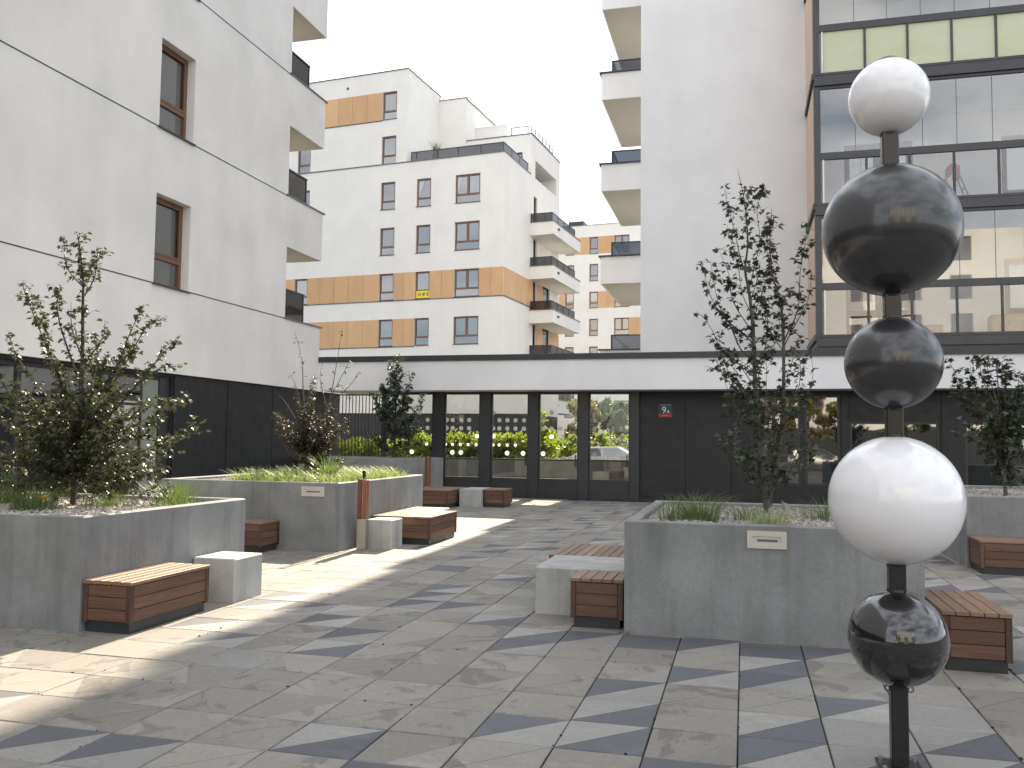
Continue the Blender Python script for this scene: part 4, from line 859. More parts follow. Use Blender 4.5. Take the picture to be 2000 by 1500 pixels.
# ground floor: dark panels and one wide window
RX = LX - .10; P = Plane('right', RX); mb = MB()
facade(mb, P, -14, 26.0, -.05, 3.128, [(10.9, 17.35, .25, 3.05, .2)]); mb.build('ground_floor_wall', M_DARK, B)
for y0, y1 in [(17.42, 19.55), (19.58, 21.75), (21.78, 23.95), (23.98, 25.2)] + [(y, y + 2.1) for y in (8.7, 6.57, 4.44)]:
    mb = MB(); P.box(mb, y0, y1, -.03, -.004, .12, 3.10); mb.build('dark_panel', M_DARK, B)
mb = MB()
for a, b in ((10.9, 11.0), (13.0, 13.1), (15.1, 15.2), (17.0, 17.35)): P.box(mb, a, b, .06, .14, .25, 3.05)
P.box(mb, 10.9, 17.35, .07, .13, .25, .34); P.box(mb, 10.9, 17.35, .07, .13, 2.96, 3.05); P.box(mb, 10.9, 17.35, .07, .13, 2.36, 2.42)
f = mb.build('window', M_FRAME, B)
for a, b in ((11.0, 13.0), (13.1, 15.1), (15.2, 17.0)):
    g = MB(); g.quad(P(a, .1, .34), P(b, .1, .34), P(b, .1, 2.96), P(a, .1, 2.96)); g.build('pane', M_SHOP, f)
mb = MB(); P.box(mb, 16.45, 16.95, .055, .09, .36, 2.95); mb.build('blind_strip', metal('pale_green_strip', (.20, .225, .20), .5), f)
# ================================================================== passage building
B = thing('entrance_passage', 'low white passage building with a black roof edge and row of glazed doors', 'passage')
FY, GYY = 24.30, 25.30
mb = MB(); mb.box(LX + .001, 26, FY, FY + .30, 3.14, 4.0); mb.build('fascia', M_WALL3, B)
mb = MB(); mb.box(LX + .001, 26, FY + .30, 27.0, 3.142, 3.9); mb.build('roof', M_WALL2, B)
mb = MB(); mb.box(LX + .002, 26, FY - .05, 27.05, 4.0, 4.165); mb.build('roof_edge', M_FRAME, B)
P = Plane('front', GYY)
bays = [(-10.75, -9.16), (-8.81, -7.66), (-7.33, -6.16), (-5.87, -4.66), (-4.37, -3.16)]
edges = [(-10.85, -10.75), (-9.16, -8.81), (-7.66, -7.33), (-6.16, -5.87), (-4.66, -4.37), (-3.16, -2.90)]
for a, b in edges:
    mb = MB(); P.box(mb, a, b, -.10, .08, 0, 3.139); m_ = mb.build('door_post', M_FRAME, B)
for k, (a, b) in enumerate(bays):
    mb = MB(); z0 = .0
    P.box(mb, a + .004, b - .004, -.03, .03, 0.0, .10); P.box(mb, a + .004, b - .004, -.02, .02, .10, .50); P.box(mb, a + .004, b - .004, -.035, .035, .50, .585); P.box(mb, a + .004, b - .004, -.035, .035, 3.065, 3.139)
    P.box(mb, a + .004, a + .05, -.035, .035, .585, 3.065); P.box(mb, b - .05, b - .004, -.035, .035, .585, 3.065)
    if k > 0: P.box(mb, a + .05, b - .05, -.03, .03, 1.10, 1.15)
    dr = mb.build('glazed_door', M_FRAME, B)
    g = MB(); g.quad(P(a + .05, 0, .585), P(b - .05, 0, .585), P(b - .05, 0, 3.065), P(a + .05, 0, 3.065)); g.build('pane', M_GLASS, dr)
    if k in (2, 3, 4):
        g = MB(); u = b - .09; P.box(g, u - .015, u + .015, -.09, -.06, .95, 1.30); P.box(g, u - .01, u + .01, -.06, -.03, 1.0, 1.02); P.box(g, u - .01, u + .01, -.06, -.03, 1.23, 1.25); g.build('handle', M_BLACKMETAL, dr)
def disc(mb, u, z, r, d=-.004):
    i = len(mb.v); n = 14
    mb.v += [P(u + r * math.cos(2 * math.pi * q / n), d, z + r * math.sin(2 * math.pi * q / n)) for q in range(n)]; mb.f.append(tuple(range(i, i + n))); mb.m.append(0); mb.uv += [(0, 0)] * n
rows = {2.52: [-9.62, -7.27, -5.48], 2.29: [-9.85, -9.36, -8.74, -8.55, -8.28, -8.03, -7.08, -6.83, -6.58, -6.32, -5.73], 2.045: [-9.85, -9.62, -9.36, -8.74, -8.55, -8.28, -8.03, -7.27, -7.08, -6.83, -6.58, -6.32, -5.73, -5.48, -5.22], 1.81: [-7.78, -7.27, -5.48], 1.31: [-9.86, -8.55, -8.28, -6.83, -6.34, -5.73],
        1.55: [-9.38, -8.77, -8.55, -8.30, -8.05, -7.80, -7.27, -7.08, -6.83, -6.58]}
for z, us in rows.items():
    for u in us:
        mb = MB(); disc(mb, u, z, .046 if z == 1.55 else .068); mb.build('round_sticker', M_STICK, B)
for u, z in ((-3.42, 2.75), (-3.42, 2.52), (-4.2, 2.3), (-4.2, 2.05), (-3.42, 2.05), (-3.42, 1.8), (-4.2, 1.31)):
    mb = MB(); disc(mb, u, z, .068); mb.build('round_sticker', metal('faded_sticker', (.32, .33, .31), .6), B)
# dark cladding to the right of the doors
mb = MB(); facade(mb, P, -2.90, 26, -.05, 3.139, [(.30, 1.50, .55, 3.02, .12), (1.62, 2.52, .55, 3.02, .12), (2.77, 5.0, .55, 2.30, .12), (5.6, 8.2, .55, 2.30, .12), (9, 11.5, .55, 2.3, .12)]); mb.build('dark_wall', M_DARK, B)
for a, b in ((-2.84, -1.62), (-1.59, -.36), (-.33, .22), (2.56, 2.74), (5.05, 5.55), (8.25, 8.95)):
    mb = MB(); P.box(mb, a, b, -.028, -.003, .14, 3.11); mb.build('dark_panel', M_DARK, B)
for q in range(9):
    mb = MB(); P.box(mb, 2.76, 5.02, -.022, -.003, 2.36 + q * .083, 2.43 + q * .083); mb.build('louvre_slat', M_DARK, B)
for a, b, t in ((.30, 1.50, 3.02), (1.62, 2.52, 3.02), (2.77, 5.0, 2.30), (5.6, 8.2, 2.30), (9, 11.5, 2.3)):
    mb = MB(); P.box(mb, a + .003, a + .06, .03, .11, .553, t - .003); P.box(mb, b - .06, b - .003, .03, .11, .553, t - .003); P.box(mb, a + .06, b - .06, .03, .11, .553, .61); P.box(mb, a + .06, b - .06, .03, .11, t - .06, t - .003)
    f = mb.build('window', M_FRAME, B); g = MB(); g.quad(P(a + .06, .09, .61), P(b - .06, .09, .61), P(b - .06, .09, t - .06), P(a + .06, .09, t - .06)); g.build('pane', M_SHOP, f)
# passage floor slab and rear posts
mb = MB(); mb.box(-12.4, -2.6, 25.42, 27.4, -.03, -.006); mb.build('threshold', M_CUBE, B)
mb = MB(); mb.box(-2.88, 12, 26.3, 27.2, -.05, 3.138); mb.build('core_wall', M_DARK, B)
# bar fence between left block and doors, standing on the rear planter
F = thing('bar_fence', 'black steel bar fence in the passage left of the glazed doors', 'fence', (0, 0, 0))
mb = MB(); mb.box(-12.5, -10.86, 25.68, 25.72, 1.06, 1.10); mb.box(-12.5, -10.86, 25.68, 25.72, 3.06, 3.10); mb.build('rail', M_BLACKMETAL, F)
mb = MB(); mb.box(-.011, .011, -.011, .011, 1.0, 3.06); b0 = mb.build('bar', M_BLACKMETAL, F)
for k in range(14):
    o = b0 if k == 0 else share(b0, F); o.location = (-12.4 + .115 * k, 25.70, 0)
# ================================================================== tower on the right
B = thing('apartment_building', 'tall white block above the passage with dark framed glazed balconies on its right', 'building')
TX0, TX1, TY, TZ = -3.13, 24.0, 27.5, 24.5
mb = MB(); P = Plane('front', TY)
lev = [4.21 + 3.57 * k for k in range(9)]
inner = []
for k in range(0, 3):
    z = 4.62 + 3.57 * k; inner += [(2.95, 4.85, z + .25, z + 2.45, .14), (7.2, 8.9, z, z + 2.4, .14)]
facade(mb, P, TX0, TX1, 3.8, TZ, inner)
mb.quad((TX0, 46, 3.8), (TX0, TY, 3.8), (TX0, TY, TZ), (TX0, 46, TZ)); mb.quad((TX0, TY, TZ), (TX1, TY, TZ), (TX1, 46, TZ), (TX0, 46, TZ)); mb.quad((TX1, TY, 3.8), (TX1, 46, 3.8), (TX1, 46, TZ), (TX1, TY, TZ)); mb.quad((TX1, 46, 3.8), (TX0, 46, 3.8), (TX0, 46, TZ), (TX1, 46, TZ))
mb.build('wall', M_WALL3, B)
for h in inner: window(P, h[0], h[1], h[2], h[3], B, dep=.14, fr=.10, transom=.30, mull=1, fmat=M_LOG, sill=False)
# side balconies
for k in range(6):
    zt = 5.19 + 3.655 * k; zb = zt - 1.05
    mb = MB(); mb.box(-5.36, TX0 + .02, 33.5, 39.3, zb, zb + .22); mb.box(-5.36, TX0 + .02, 33.5, 33.64, zb + .22, zt); mb.box(-5.36, -5.22, 33.64, 39.3, zb + .22, zt); mb.box(-5.22, TX0, 39.16, 39.3, zb + .22, zt)
    bp = mb.build('balcony', M_WALL3, B)
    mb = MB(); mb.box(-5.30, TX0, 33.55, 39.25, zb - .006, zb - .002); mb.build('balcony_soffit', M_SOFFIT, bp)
    mb = MB(); mb.box(-5.44, TX0, 33.42, 33.70, zt, zt + .05); mb.box(-5.44, -5.16, 33.70, 39.38, zt, zt + .05); mb.build('parapet_cap', M_FRAME, bp)
    mb = MB(); mb.box(-4.97, TX0, 33.84, 33.86, zt + .06, zt + .60); mb.box(-4.97, -4.95, 33.87, 39.1, zt + .06, zt + .60); mb.build('railing_sheet', M_RAILGLASS, bp)
    mb = MB(); mb.box(-5.0, TX0, 33.82, 33.88, zt + .60, zt + .64); mb.box(-5.0, -4.93, 33.88, 39.1, zt + .60, zt + .64); mb.box(-5.0, -4.94, 33.82, 33.88, zt + .05, zt + .60); mb.build('railing', M_FRAME, bp)
# glazed balconies in front of the wall
LY = 24.72; LX0, LX1 = 1.90, 14.5; PL = Plane('front', LY)
mb = MB(); mb.box(LX0, LX0 + .155, LY + .01, LY + .17, 4.21, 19.0); mb.build('corner_post', M_LOG, B)
mulls = [3.22, 4.29, 5.37, 6.43, 7.50, 8.57, 9.64, 10.7, 11.8, 12.9, 14.0]
for k in range(4):
    zs0 = 4.21 + 3.575 * k; top = zs0 + (.40 if k != 2 else .43); zr0 = zs0 + 1.61; zr1 = zs0 + 1.80; nxt = zs0 + 3.575
    mb = MB(); mb.box(LX0 + .002, LX1, LY - .04, TY - .001, zs0 + .08, top); gb = mb.build('glazed_balcony', M_LOG, B)
    mb = MB(); mb.box(LX0 + .02, LX1, LY + .02, TY - .002, zs0, zs0 + .078); mb.box(LX0 + .01, LX1, LY - .055, LY - .041, top - .07, top - .01); mb.build('slab_lip', M_LOG, gb)
    mb = MB(); mb.box(LX0 + .156, LX1, LY + .02, LY + .12, zr0, zr1); mb.build('handrail', M_LOG, gb)
    for q, x in enumerate(mulls):
        mb = MB(); mb.box(x - .028, x + .028, LY + .03, LY + .10, top, zr0); mb.build('mullion', M_LOG, gb)
    lo = [LX0 + .25] + mulls
    mb = MB(); mb.box(LX0 + .20, LX0 + .245, LY + .03, LY + .09, top, zr0); mb.build('edge_profile', M_STEEL, gb)
    for q in range(len(lo) - 1):
        a, b = lo[q] + (.028 if q else 0), lo[q + 1] - .028
        g = MB(); g.quad((a, LY + .07, top), (b, LY + .07, top), (b, LY + .07, zr0), (a, LY + .07, zr0)); g.build('pane', M_FROST if k == 2 else M_LOGGLASS, gb)
    ups = [LX0 + .16, 2.95, 3.78, 4.62, 5.45, 6.3, 7.13, 7.95, 8.8, 9.6, 10.45, 11.3, 12.1, 13, 13.8]
    for q in range(len(ups) - 1):
        a, b = ups[q] + .006, ups[q + 1] - .006
        g = MB(); g.box(a, b, LY + .060, LY + .068, zr1, nxt - .002, faces='yY' ); g.build('pane', M_LOGGLASS, gb)
        if q:
            g = MB(); g.box(ups[q] - .006, ups[q] + .006, LY + .055, LY + .072, zr1, nxt - .002); g.build('glass_joint', M_LOG, gb)
    mb = MB(); mb.box(LX0 + .06, LX1, LY + .14, TY - .004, top + .001, top + .02); mb.build('bounce_floor', M_WALL3, gb)  # white floor sheet added to brighten the space behind the glass
    mb = MB(); mb.box(LX0 + .06, LX1, LY + .14, TY - .004, nxt - .02, nxt - .001); mb.build('bounce_ceiling', M_WALL3, gb)  # white ceiling sheet added to bounce light into the glazed balcony
    # side closing wall, beige cladding
    mb = MB(); mb.box(LX0 - .02, LX0 + .05, LY + .18, TY - .001, top + .002, nxt + .078); mb.build('side_cladding', M_BEIGE, gb)
    mb = MB(); mb.box(LX0 - .06, LX0 - .001, LY - .03, TY - .002, top - .16, top); mb.build('side_flashing', M_LOG, gb)
# ladder and boxes kept behind the glass
A = thing('step_ladder', 'red and silver folding step ladder behind the balcony glass', 'ladder', (5.62, 26.2, 8.185))
for s in (-1, 1):
    mb = MB()
    for d in (-.19, .19): mb.tube([(s * .48, d, 0), (s * .06, d * .8, 1.18)], .02, .02, 5)
    fr_ = mb.build('ladder_leg', M_STEEL, A)
    mb = MB()
    for t in (.25, .5, .75): mb.box(s * (.48 - .42 * t) - .03, s * (.48 - .42 * t) + .03, -.17, .17, 1.18 * t - .012, 1.18 * t + .012)
    mb.build('tread', M_STEEL, fr_)
mb = MB(); mb.cbox(-.14, -.04, -.2, .2, .95, 1.22, c=.02); mb.cbox(.04, .16, -.2, .2, .85, 1.20, c=.02); mb.cbox(-.10, .10, -.2, .2, 1.19, 1.26, c=.02); mb.build('hinge_cap', M_RED, A)
def carton(x, y, z, w_, d, h, label):
    A = thing('cardboard_box', label, 'box', (x, y, z), group='boxes stored on the lowest glazed balcony')
    mb = MB(); mb.cbox(-w_ / 2, w_ / 2, -d / 2, d / 2, 0, h, c=.008); o = mb.build('carton', M_CARD, A)
    mb = MB(); mb.box(-w_ / 2 - .001, w_ / 2 + .001, -.03, .03, h, h + .002); mb.build('tape', M_CREAM, A)
carton(4.75, 26.0, 4.612, .95, .5, .34, 'long low cardboard box behind the lowest balcony glass beside the sculpture')
carton(6.95, 26.3, 4.612, .9, .5, .62, 'taller cardboard box behind the lowest balcony glass at right edge')
# ================================================================== stepped block beyond the passage (own frame: x along its front, y into depth)
TH = math.radians(5.5)
B = thing('apartment_building', 'stepped white apartment block with ochre panel bands and roof terraces beyond the passage', 'building', (-17.09, 61.68, 0), -TH)
PF = Plane('front', 0); PR = Plane('right', 0)
Lf = -26.0; ZT = 23.08; ZB = 26.42; ZC = 30.55
rows = [(12.36, 14.45), (15.90, 18.06), (19.50, 21.68), (23.14, 25.35), (26.70, 28.92), (8.78, 10.87), (5.2, 7.3)]
cols = [(-18.10, -16.87), (-10.36, -9.10), (-7.24, -6.02), (-3.98, -1.95)]
W_ = []
for r, (a, b) in enumerate(rows):
    for c, (u0, u1) in enumerate(cols):
        if r in (3, 4) and c > 1: continue
        if r == 4 and c == 0: continue
        W_.append((u0, u1, a, b, .17, c, r))
mb = MB(); hl = [h[:5] for h in W_]
facade(mb, PF, Lf, 0, -1, ZT, [h for h in hl if h[3] < ZT]); facade(mb, PF, Lf, -8.17, ZT, ZC, [h for h in hl if h[2] > ZT])
# doors and openings on the right-hand side
doors = [(6.7, 7.6, z, z + 2.15, .18) for z in (5.4, 8.95, 12.4, 15.9, 19.4)] + [(9.2, 11.2, z, z + 2.2, .18) for z in (5.4, 8.95, 12.4)]
facade(mb, PR, 0, 13.8, -1, ZT, doors); facade(mb, PR, 5.9, 13.8, ZT, ZB, [(7.04, 12.8, 23.09, 24.58, 1.8)])
mb.quad((0, 13.8, -1), (-26, 13.8, -1), (-26, 13.8, ZB), (0, 13.8, ZB)); mb.quad((Lf, 0, ZT), (0, 0, ZT), (0, 6, ZT), (Lf, 6, ZT)); mb.quad((-8, 5.9, ZB), (0, 5.9, ZB), (0, 13.8, ZB), (-8, 13.8, ZB))
P2 = Plane('front', 5.9); facade(mb, P2, -8.1, 0, ZT, ZB, [(-1.75, -.72, 23.1, 25.0, .15)])
q = Plane('right', -8.17); facade(mb, q, 0, 5.8, ZT, ZC, [])
q = Plane('front', 5.8); facade(mb, q, -8.17, -5.70, ZT, 30.1, [])
q = Plane('right', -5.70); facade(mb, q, 5.8, 13.8, ZB - .1, 29.95, [])
mb.quad((Lf, 0, ZC), (-8.17, 0, ZC), (-8.17, 6, ZC), (Lf, 6, ZC)); mb.quad((Lf, 5.8, 30.1), (-5.7, 5.8, 30.1), (-5.7, 13.8, 30.1), (Lf, 13.8, 30.1)); mb.quad((-5.7, 13.8, -1), (Lf, 13.8, -1), (Lf, 13.8, 30.1), (-5.7, 13.8, 30.1)); mb.quad((Lf, 13.8, -1), (Lf, 0, -1), (Lf, 0, ZC), (Lf, 13.8, ZC)); mb.quad((-8.17, 6, 30.0), (Lf, 6, 30.0), (Lf, 6, ZC), (-8.17, 6, ZC))
mb.build('wall', M_WALL2, B)
for u0, u1, a, b, d, c, r in W_: window(PF, u0, u1, a, b, B, dep=.17, fr=.075, transom=.30, mull=(c == 3), fmat=M_BROWN, curtain=(r == 2 and c >= 2))
for u0, u1, a, b, d in doors: window(PR, u0, u1, a, b, B, dep=.18, fr=.07, transom=.12, fmat=M_FRAME, sill=False)
window(P2, -1.75, -.72, 23.1, 25.0, B, dep=.15, fr=.07, transom=.12, fmat=M_FRAME, sill=False)
q = Plane('right', -1.8); window(q, 7.06, 12.7, 23.1, 24.57, B, dep=.02, fr=.06, transom=.1, mull=1, fmat=M_FRAME, sill=False)
# ochre cladding, one object per panel
def panels(P, us, z0, z1, skip):
    for a, b in zip(us[:-1], us[1:]):
        if any(abs(a - s) < .02 for s in skip): continue
        m = MB(); P.box(m, a + .010, b - .010, -.035, -.004, z0 + .01, z1 - .01); m.build('cladding_panel', M_OCHRE, B)
panels(PF, [-26, -24.7, -23.4, -22.1, -20.8, -19.4, -18.10, -16.87, -15.66, -14.36, -13.08, -11.75, -10.36, -9.10, -8.18, -7.24, -6.02, -5.0, -3.98, -1.95, -.97, -.0], 12.34, 14.46, [-18.10, -10.36, -7.24, -3.98])
panels(PR, [.05, 1.3, 2.6, 3.9, 5.2, 6.65], 12.34, 14.46, []); panels(PR, [7.65, 9.15], 12.34, 14.46, []); panels(PR, [7.65, 9.15], 8.9, 10.9, []); panels(PR, [11.25, 12.5, 13.7], 8.9, 10.9, [])
panels(PF, [-23.4, -22.1, -20.8, -19.4, -18.10, -16.87, -15.66, -14.36, -13.08, -11.75, -10.36, -9.10, -8.18, -7.24], 8.76, 10.88, [-18.10, -10.36])
panels(PF, [-16.9, -15.6, -14.36, -13.08, -11.75, -10.36], 26.68, 28.93, [])
for a, b, z in ((Lf, .04, 12.31), (Lf, -7.24, 8.73), (-17, -10.36, 26.65)):
    m = MB(); PF.box(m, a, b, -.05, -.003, z - .04, z); m.build('drip_edge', M_FRAME, B)
m = MB(); PR.box(m, 0, 6.65, -.05, -.003, 12.27, 12.31); m.build('drip_edge', M_FRAME, B)
for a in ((Lf, -8.12, -.06, .2, ZC), (Lf, .06, -.06, .16, ZT)):
    m = MB(); m.box(a[0], a[1], a[2], a[3], a[4], a[4] + .07); m.build('roof_edge', M_CAP, B)
m = MB(); m.box(-8.37, -8.11, .2, 6, ZC, ZC + .07); m.box(-8.17, -5.64, 5.74, 6, 30.1, 30.16); m.box(-5.9, -5.64, 6, 13.8, 29.95, 30.02); m.box(-8.1, .06, 5.84, 6.1, ZB, ZB + .07); m.box(-.2, .06, 6.1, 13.8, ZB, ZB + .07); m.box(-.16, .06, .16, 5.84, ZT, ZT + .07); m.build('roof_edge', M_CAP, B)
m = MB(); m.box(-8.6, -6.7, 9.5, 12, 30.1, 31.2); m.build('roof_housing', M_WALL3, B)
m = MB(); m.box(-6.6, -2.9, 7.9, 8.1, ZB, 28.15); m.box(-6.6, -2.9, 7.85, 8.15, 28.15, 28.22); m.build('terrace_wall', M_WALL2, B)
m = MB(); PF.box(m, -13.65, -13.45, -.01, .1, 29.55, 29.75); m.build('vent', M_FRAME, B)
# terrace railing of smoked glass
rp = MB(); rp.box(-7.85, -.10, .10, .16, 23.84, 23.90); rp.box(-.16, -.10, .16, 5.6, 23.84, 23.90)
for x in (-7.85, -7.4, -5.6, -3.85, -2.0, -.16): rp.box(x, x + .06, .105, .155, ZT + .07, 23.84)
for y in (1.8, 3.6, 5.5): rp.box(-.155, -.105, y, y + .06, ZT + .07, 23.84)
rl = rp.build('terrace_railing', M_FRAME, B)
for a, b in ((-7.8, -7.4), (-7.34, -5.6), (-5.54, -3.85), (-3.79, -2.0), (-1.94, -.16)):
    m = MB(); m.box(a, b, .125, .135, ZT + .12, 23.84); m.build('glass_sheet', M_RAILGLASS, rl)
m = MB(); m.box(-.135, -.125, .16, 5.5, ZT + .12, 23.84); m.build('glass_sheet', M_RAILGLASS, rl)
# upper terrace: clear screen and lattice rail
m = MB(); m.box(-2.5, -2.44, 7.9, 7.96, ZB + .07, 27.9); m.box(-1.0, -.94, 7.9, 7.96, ZB + .07, 27.9); m.box(-2.5, -.94, 7.9, 7.96, 27.84, 27.9); sc = m.build('terrace_screen', M_FRAME, B)
m = MB(); m.box(-2.44, -1.0, 7.925, 7.935, ZB + .07, 27.84); m.build('glass_sheet', M_LOGGLASS, sc)
m = MB()
for z in (26.7, 26.95, 27.2): m.box(-.14, -.10, 6.3, 12, z, z + .05)
for k in range(7): m.box(-.145, -.095, 6.3 + k * .95, 6.36 + k * .95, ZB + .07, 27.25)
m.build('lattice_railing', M_FRAME, B)
# side balconies
for k in range(5):
    zt = 19.1 - 3.55 * k; zb = zt - 1.02
    m = MB(); m.box(.002, 2.0, 5.85, 13.5, zb, zb + .25); m.box(.002, 2.0, 5.85, 6.0, zb + .25, zt); m.box(1.86, 2.0, 6.0, 13.5, zb + .25, zt); bp = m.build('balcony', M_WALL2, B)
    m = MB(); m.box(-.0 + .004, 2.06, 5.78, 6.04, zt, zt + .05); m.box(1.82, 2.06, 6.04, 13.56, zt, zt + .05); m.build('parapet_cap', M_CAP, bp)
    m = MB(); m.box(.01, 1.83, 5.95, 5.96, zt + .08, zt + .72); m.box(1.82, 1.83, 5.97, 12.4, zt + .08, zt + .72); m.build('railing_sheet', M_RAILGLASS, bp)
    m = MB(); m.box(.01, 1.86, 5.93, 5.98, zt + .72, zt + .77); m.box(1.80, 1.86, 5.98, 12.4, zt + .72, zt + .77)
    for x in (.05, 1.2, 1.80): m.box(x, x + .05, 5.935, 5.975, zt + .05, zt + .72)
    for y in (7.5, 9.1, 10.7, 12.35): m.box(1.805, 1.855, y, y + .05, zt + .05, zt + .72)
    m.build('railing', M_FRAME, bp)
    m = MB(); m.box(2.002, 2.10, 6.9, 7.3, zt - .48, zt - .34); m.build('wall_lamp', M_FRAME, bp)
# yellow notice in one window
A = thing('yellow_notice', 'small yellow notice with black scrawl hung in a window of the lower ochre band', 'notice', (-17.09, 61.68, 0), -TH)
m = MB(); PF.box(m, -7.16, -6.06, .085, .10, 12.42, 12.98); sh = m.build('sheet', M_YELLOW, A)
m = MB(); rr = random.Random(4)
for u in (-6.98, -6.86, -6.62, -6.52, -6.30, -6.2):
    PF.box(m, u, u + .05, .080, .084, 12.58, 12.84); PF.box(m, u + .05, u + .11, .080, .084, 12.64 + rr.random() * .1, 12.70 + rr.random() * .1)
m.build('black_scrawl', M_BLACKMETAL, A)
def blades(mb, base, n, h, spread, width=.008, lean=.6, rnd=random, seg=3):
    for _ in range(n):
        a = rnd.uniform(0, 6.283); r = rnd.random() ** .6 * spread; x, y = base[0] + math.cos(a) * r * .5, base[1] + math.sin(a) * r * .5
        hh = h * rnd.uniform(.55, 1.1); a2 = a + rnd.uniform(-.7, .7); l = lean * rnd.uniform(.3, 1.2) * hh; px_, py_ = -math.sin(a2), math.cos(a2)
        prev = None
        for s in range(seg + 1):
            t = s / seg; o = l * t * t; z = base[2] + hh * (t - .28 * lean * t * t * t); w_ = width * (1 - t * .93) * .5
            c = (x + math.cos(a2) * o, y + math.sin(a2) * o); p = ((c[0] - px_ * w_, c[1] - py_ * w_, z), (c[0] + px_ * w_, c[1] + py_ * w_, z))
            if prev: mb.quad(prev[0], prev[1], p[1], p[0])
            prev = p
cs, sn = math.cos(-TH), math.sin(-TH)
def bb(x, y, z): return (-17.09 + cs * x - sn * y, 61.68 + sn * x + cs * y, z)
A = thing('potted_grass', 'tall green plant in a dark pot behind the terrace railing of the stepped block', 'plant', bb(-5.9, .55, ZT + .01))
m = MB(); m.cbox(-.25, .25, -.25, .25, 0, .5, c=.02); m.build('pot', M_FRAME, A)
m = MB(); blades(m, (0, 0, .45), 70, 1.25, .5, .05, .5); m.build('foliage', M_FARTREE, A)
# ================================================================== distant block
B = thing('apartment_building', 'distant white block with small ochre panels between the two nearer blocks', 'building', (-18.76, 113.81, 0), -TH)
m = MB(); PF = Plane('front', 0)
wn = [(-.97, .22), (-4.3, -3.08), (2.40, 4.42), (7.0, 8.2), (11, 13)]
rz = [(26.42, 28.70), (22.79, 25.06), (19.18, 21.35), (15.51, 17.73), (11.9, 14.06), (8.3, 10.45), (4.7, 6.9), (1.1, 3.2)]
hs = [(a, b, c, d, .18) for a, b in wn for c, d in rz]
facade(m, PF, -14, 24, -1, 30.3, hs); m.quad((-14, 0, 30.3), (24, 0, 30.3), (24, 14, 30.3), (-14, 14, 30.3)); m.quad((24, 0, -1), (24, 14, -1), (24, 14, 30.3), (24, 0, 30.3)); m.quad((-14, 14, -1), (-14, 0, -1), (-14, 0, 30.3), (-14, 14, 30.3)); m.quad((24, 14, -1), (-14, 14, -1), (-14, 14, 30.3), (24, 14, 30.3)); m.build('wall', M_WALL2, B)
for h in hs: window(PF, h[0], h[1], h[2], h[3], B, dep=.18, fr=.09, transom=.3, mull=h[1] - h[0] > 1.6, fmat=M_BROWN)
OB = B
for us, z in (([-4.3 + .0, -3.05, -2, -.98], 0), ([.24, 1.3, 2.38], 0), ([.24, 1.3, 2.38], 2), ([4.45, 5.5, 6.6], 3), ([-3.05, -2, -.98], 5), ([-6.5, -5.4, -4.32], 2)):
    for a, b in zip(us[:-1], us[1:]):
        if a == -4.3: continue
        k = MB(); PF.box(k, a + .01, b - .01, -.04, -.004, rz[z][0], rz[z][1]); k.build('cladding_panel', M_OCHRE, B)
m = MB(); m.box(-14, 24, -.06, .2, 30.3, 30.37); m.build('roof_edge', M_CAP, B)
m = MB(); m.box(-4.2, -2.1, 1, 3, 30.37, 31.2); m.build('roof_housing', M_FRAME, B)
# low annex in the next yard
B = thing('low_building', 'low white building on a dark base seen through the glazed doors', 'building', (0, 0, 0))
m = MB(); m.box(-30, -11.28, 46.5, 54, 3.13, 4.6); m.build('upper_wall', M_WALL2, B)
m = MB(); m.box(-30, -11.33, 46.55, 53.95, -.1, 3.128); m.build('dark_base', M_DARK, B)
m = MB(); m.box(-30.05, -11.23, 46.45, 54.05, 4.6, 4.68); m.build('roof_edge', M_CAP, B)
for k in range(4):
    m = MB(); m.box(-11.329, -11.30, 47 + k * 1.7, 48.6 + k * 1.7, .1, 3.0); m.build('dark_panel', M_FRAME, B)
# ================================================================== block across the courtyard (seen in the sphere and window reflections)
B = thing('apartment_building', 'white apartment block across the courtyard mirrored in the glossy spheres', 'building', (0, 0, 0))
PB = Plane('back', -36.0); hs = []
for c in range(6):
    for r in range(5): hs.append((-3 + c * 4.2, -1.2 + c * 4.2, 4.3 + r * 3.5, 6.4 + r * 3.5, .2))
m = MB(); facade(m, PB, -5.5, 24, 3.13, 21, hs); m.quad((-5.5, -36, 3.13), (-5.5, -36, 21), (-5.5, -50, 21), (-5.5, -50, 3.13)); m.quad((-5.5, -36, 21), (24, -36, 21), (24, -50, 21), (-5.5, -50, 21)); m.build('wall', M_WALL, B)
for h in hs: window(PB, h[0], h[1], h[2], h[3], B, dep=.2, fr=.09, transom=.3, mull=1)
m = MB(); m.box(-5.4, 24, -50, -36.1, -.05, 3.128); m.build('ground_floor_wall', M_DARK, B)
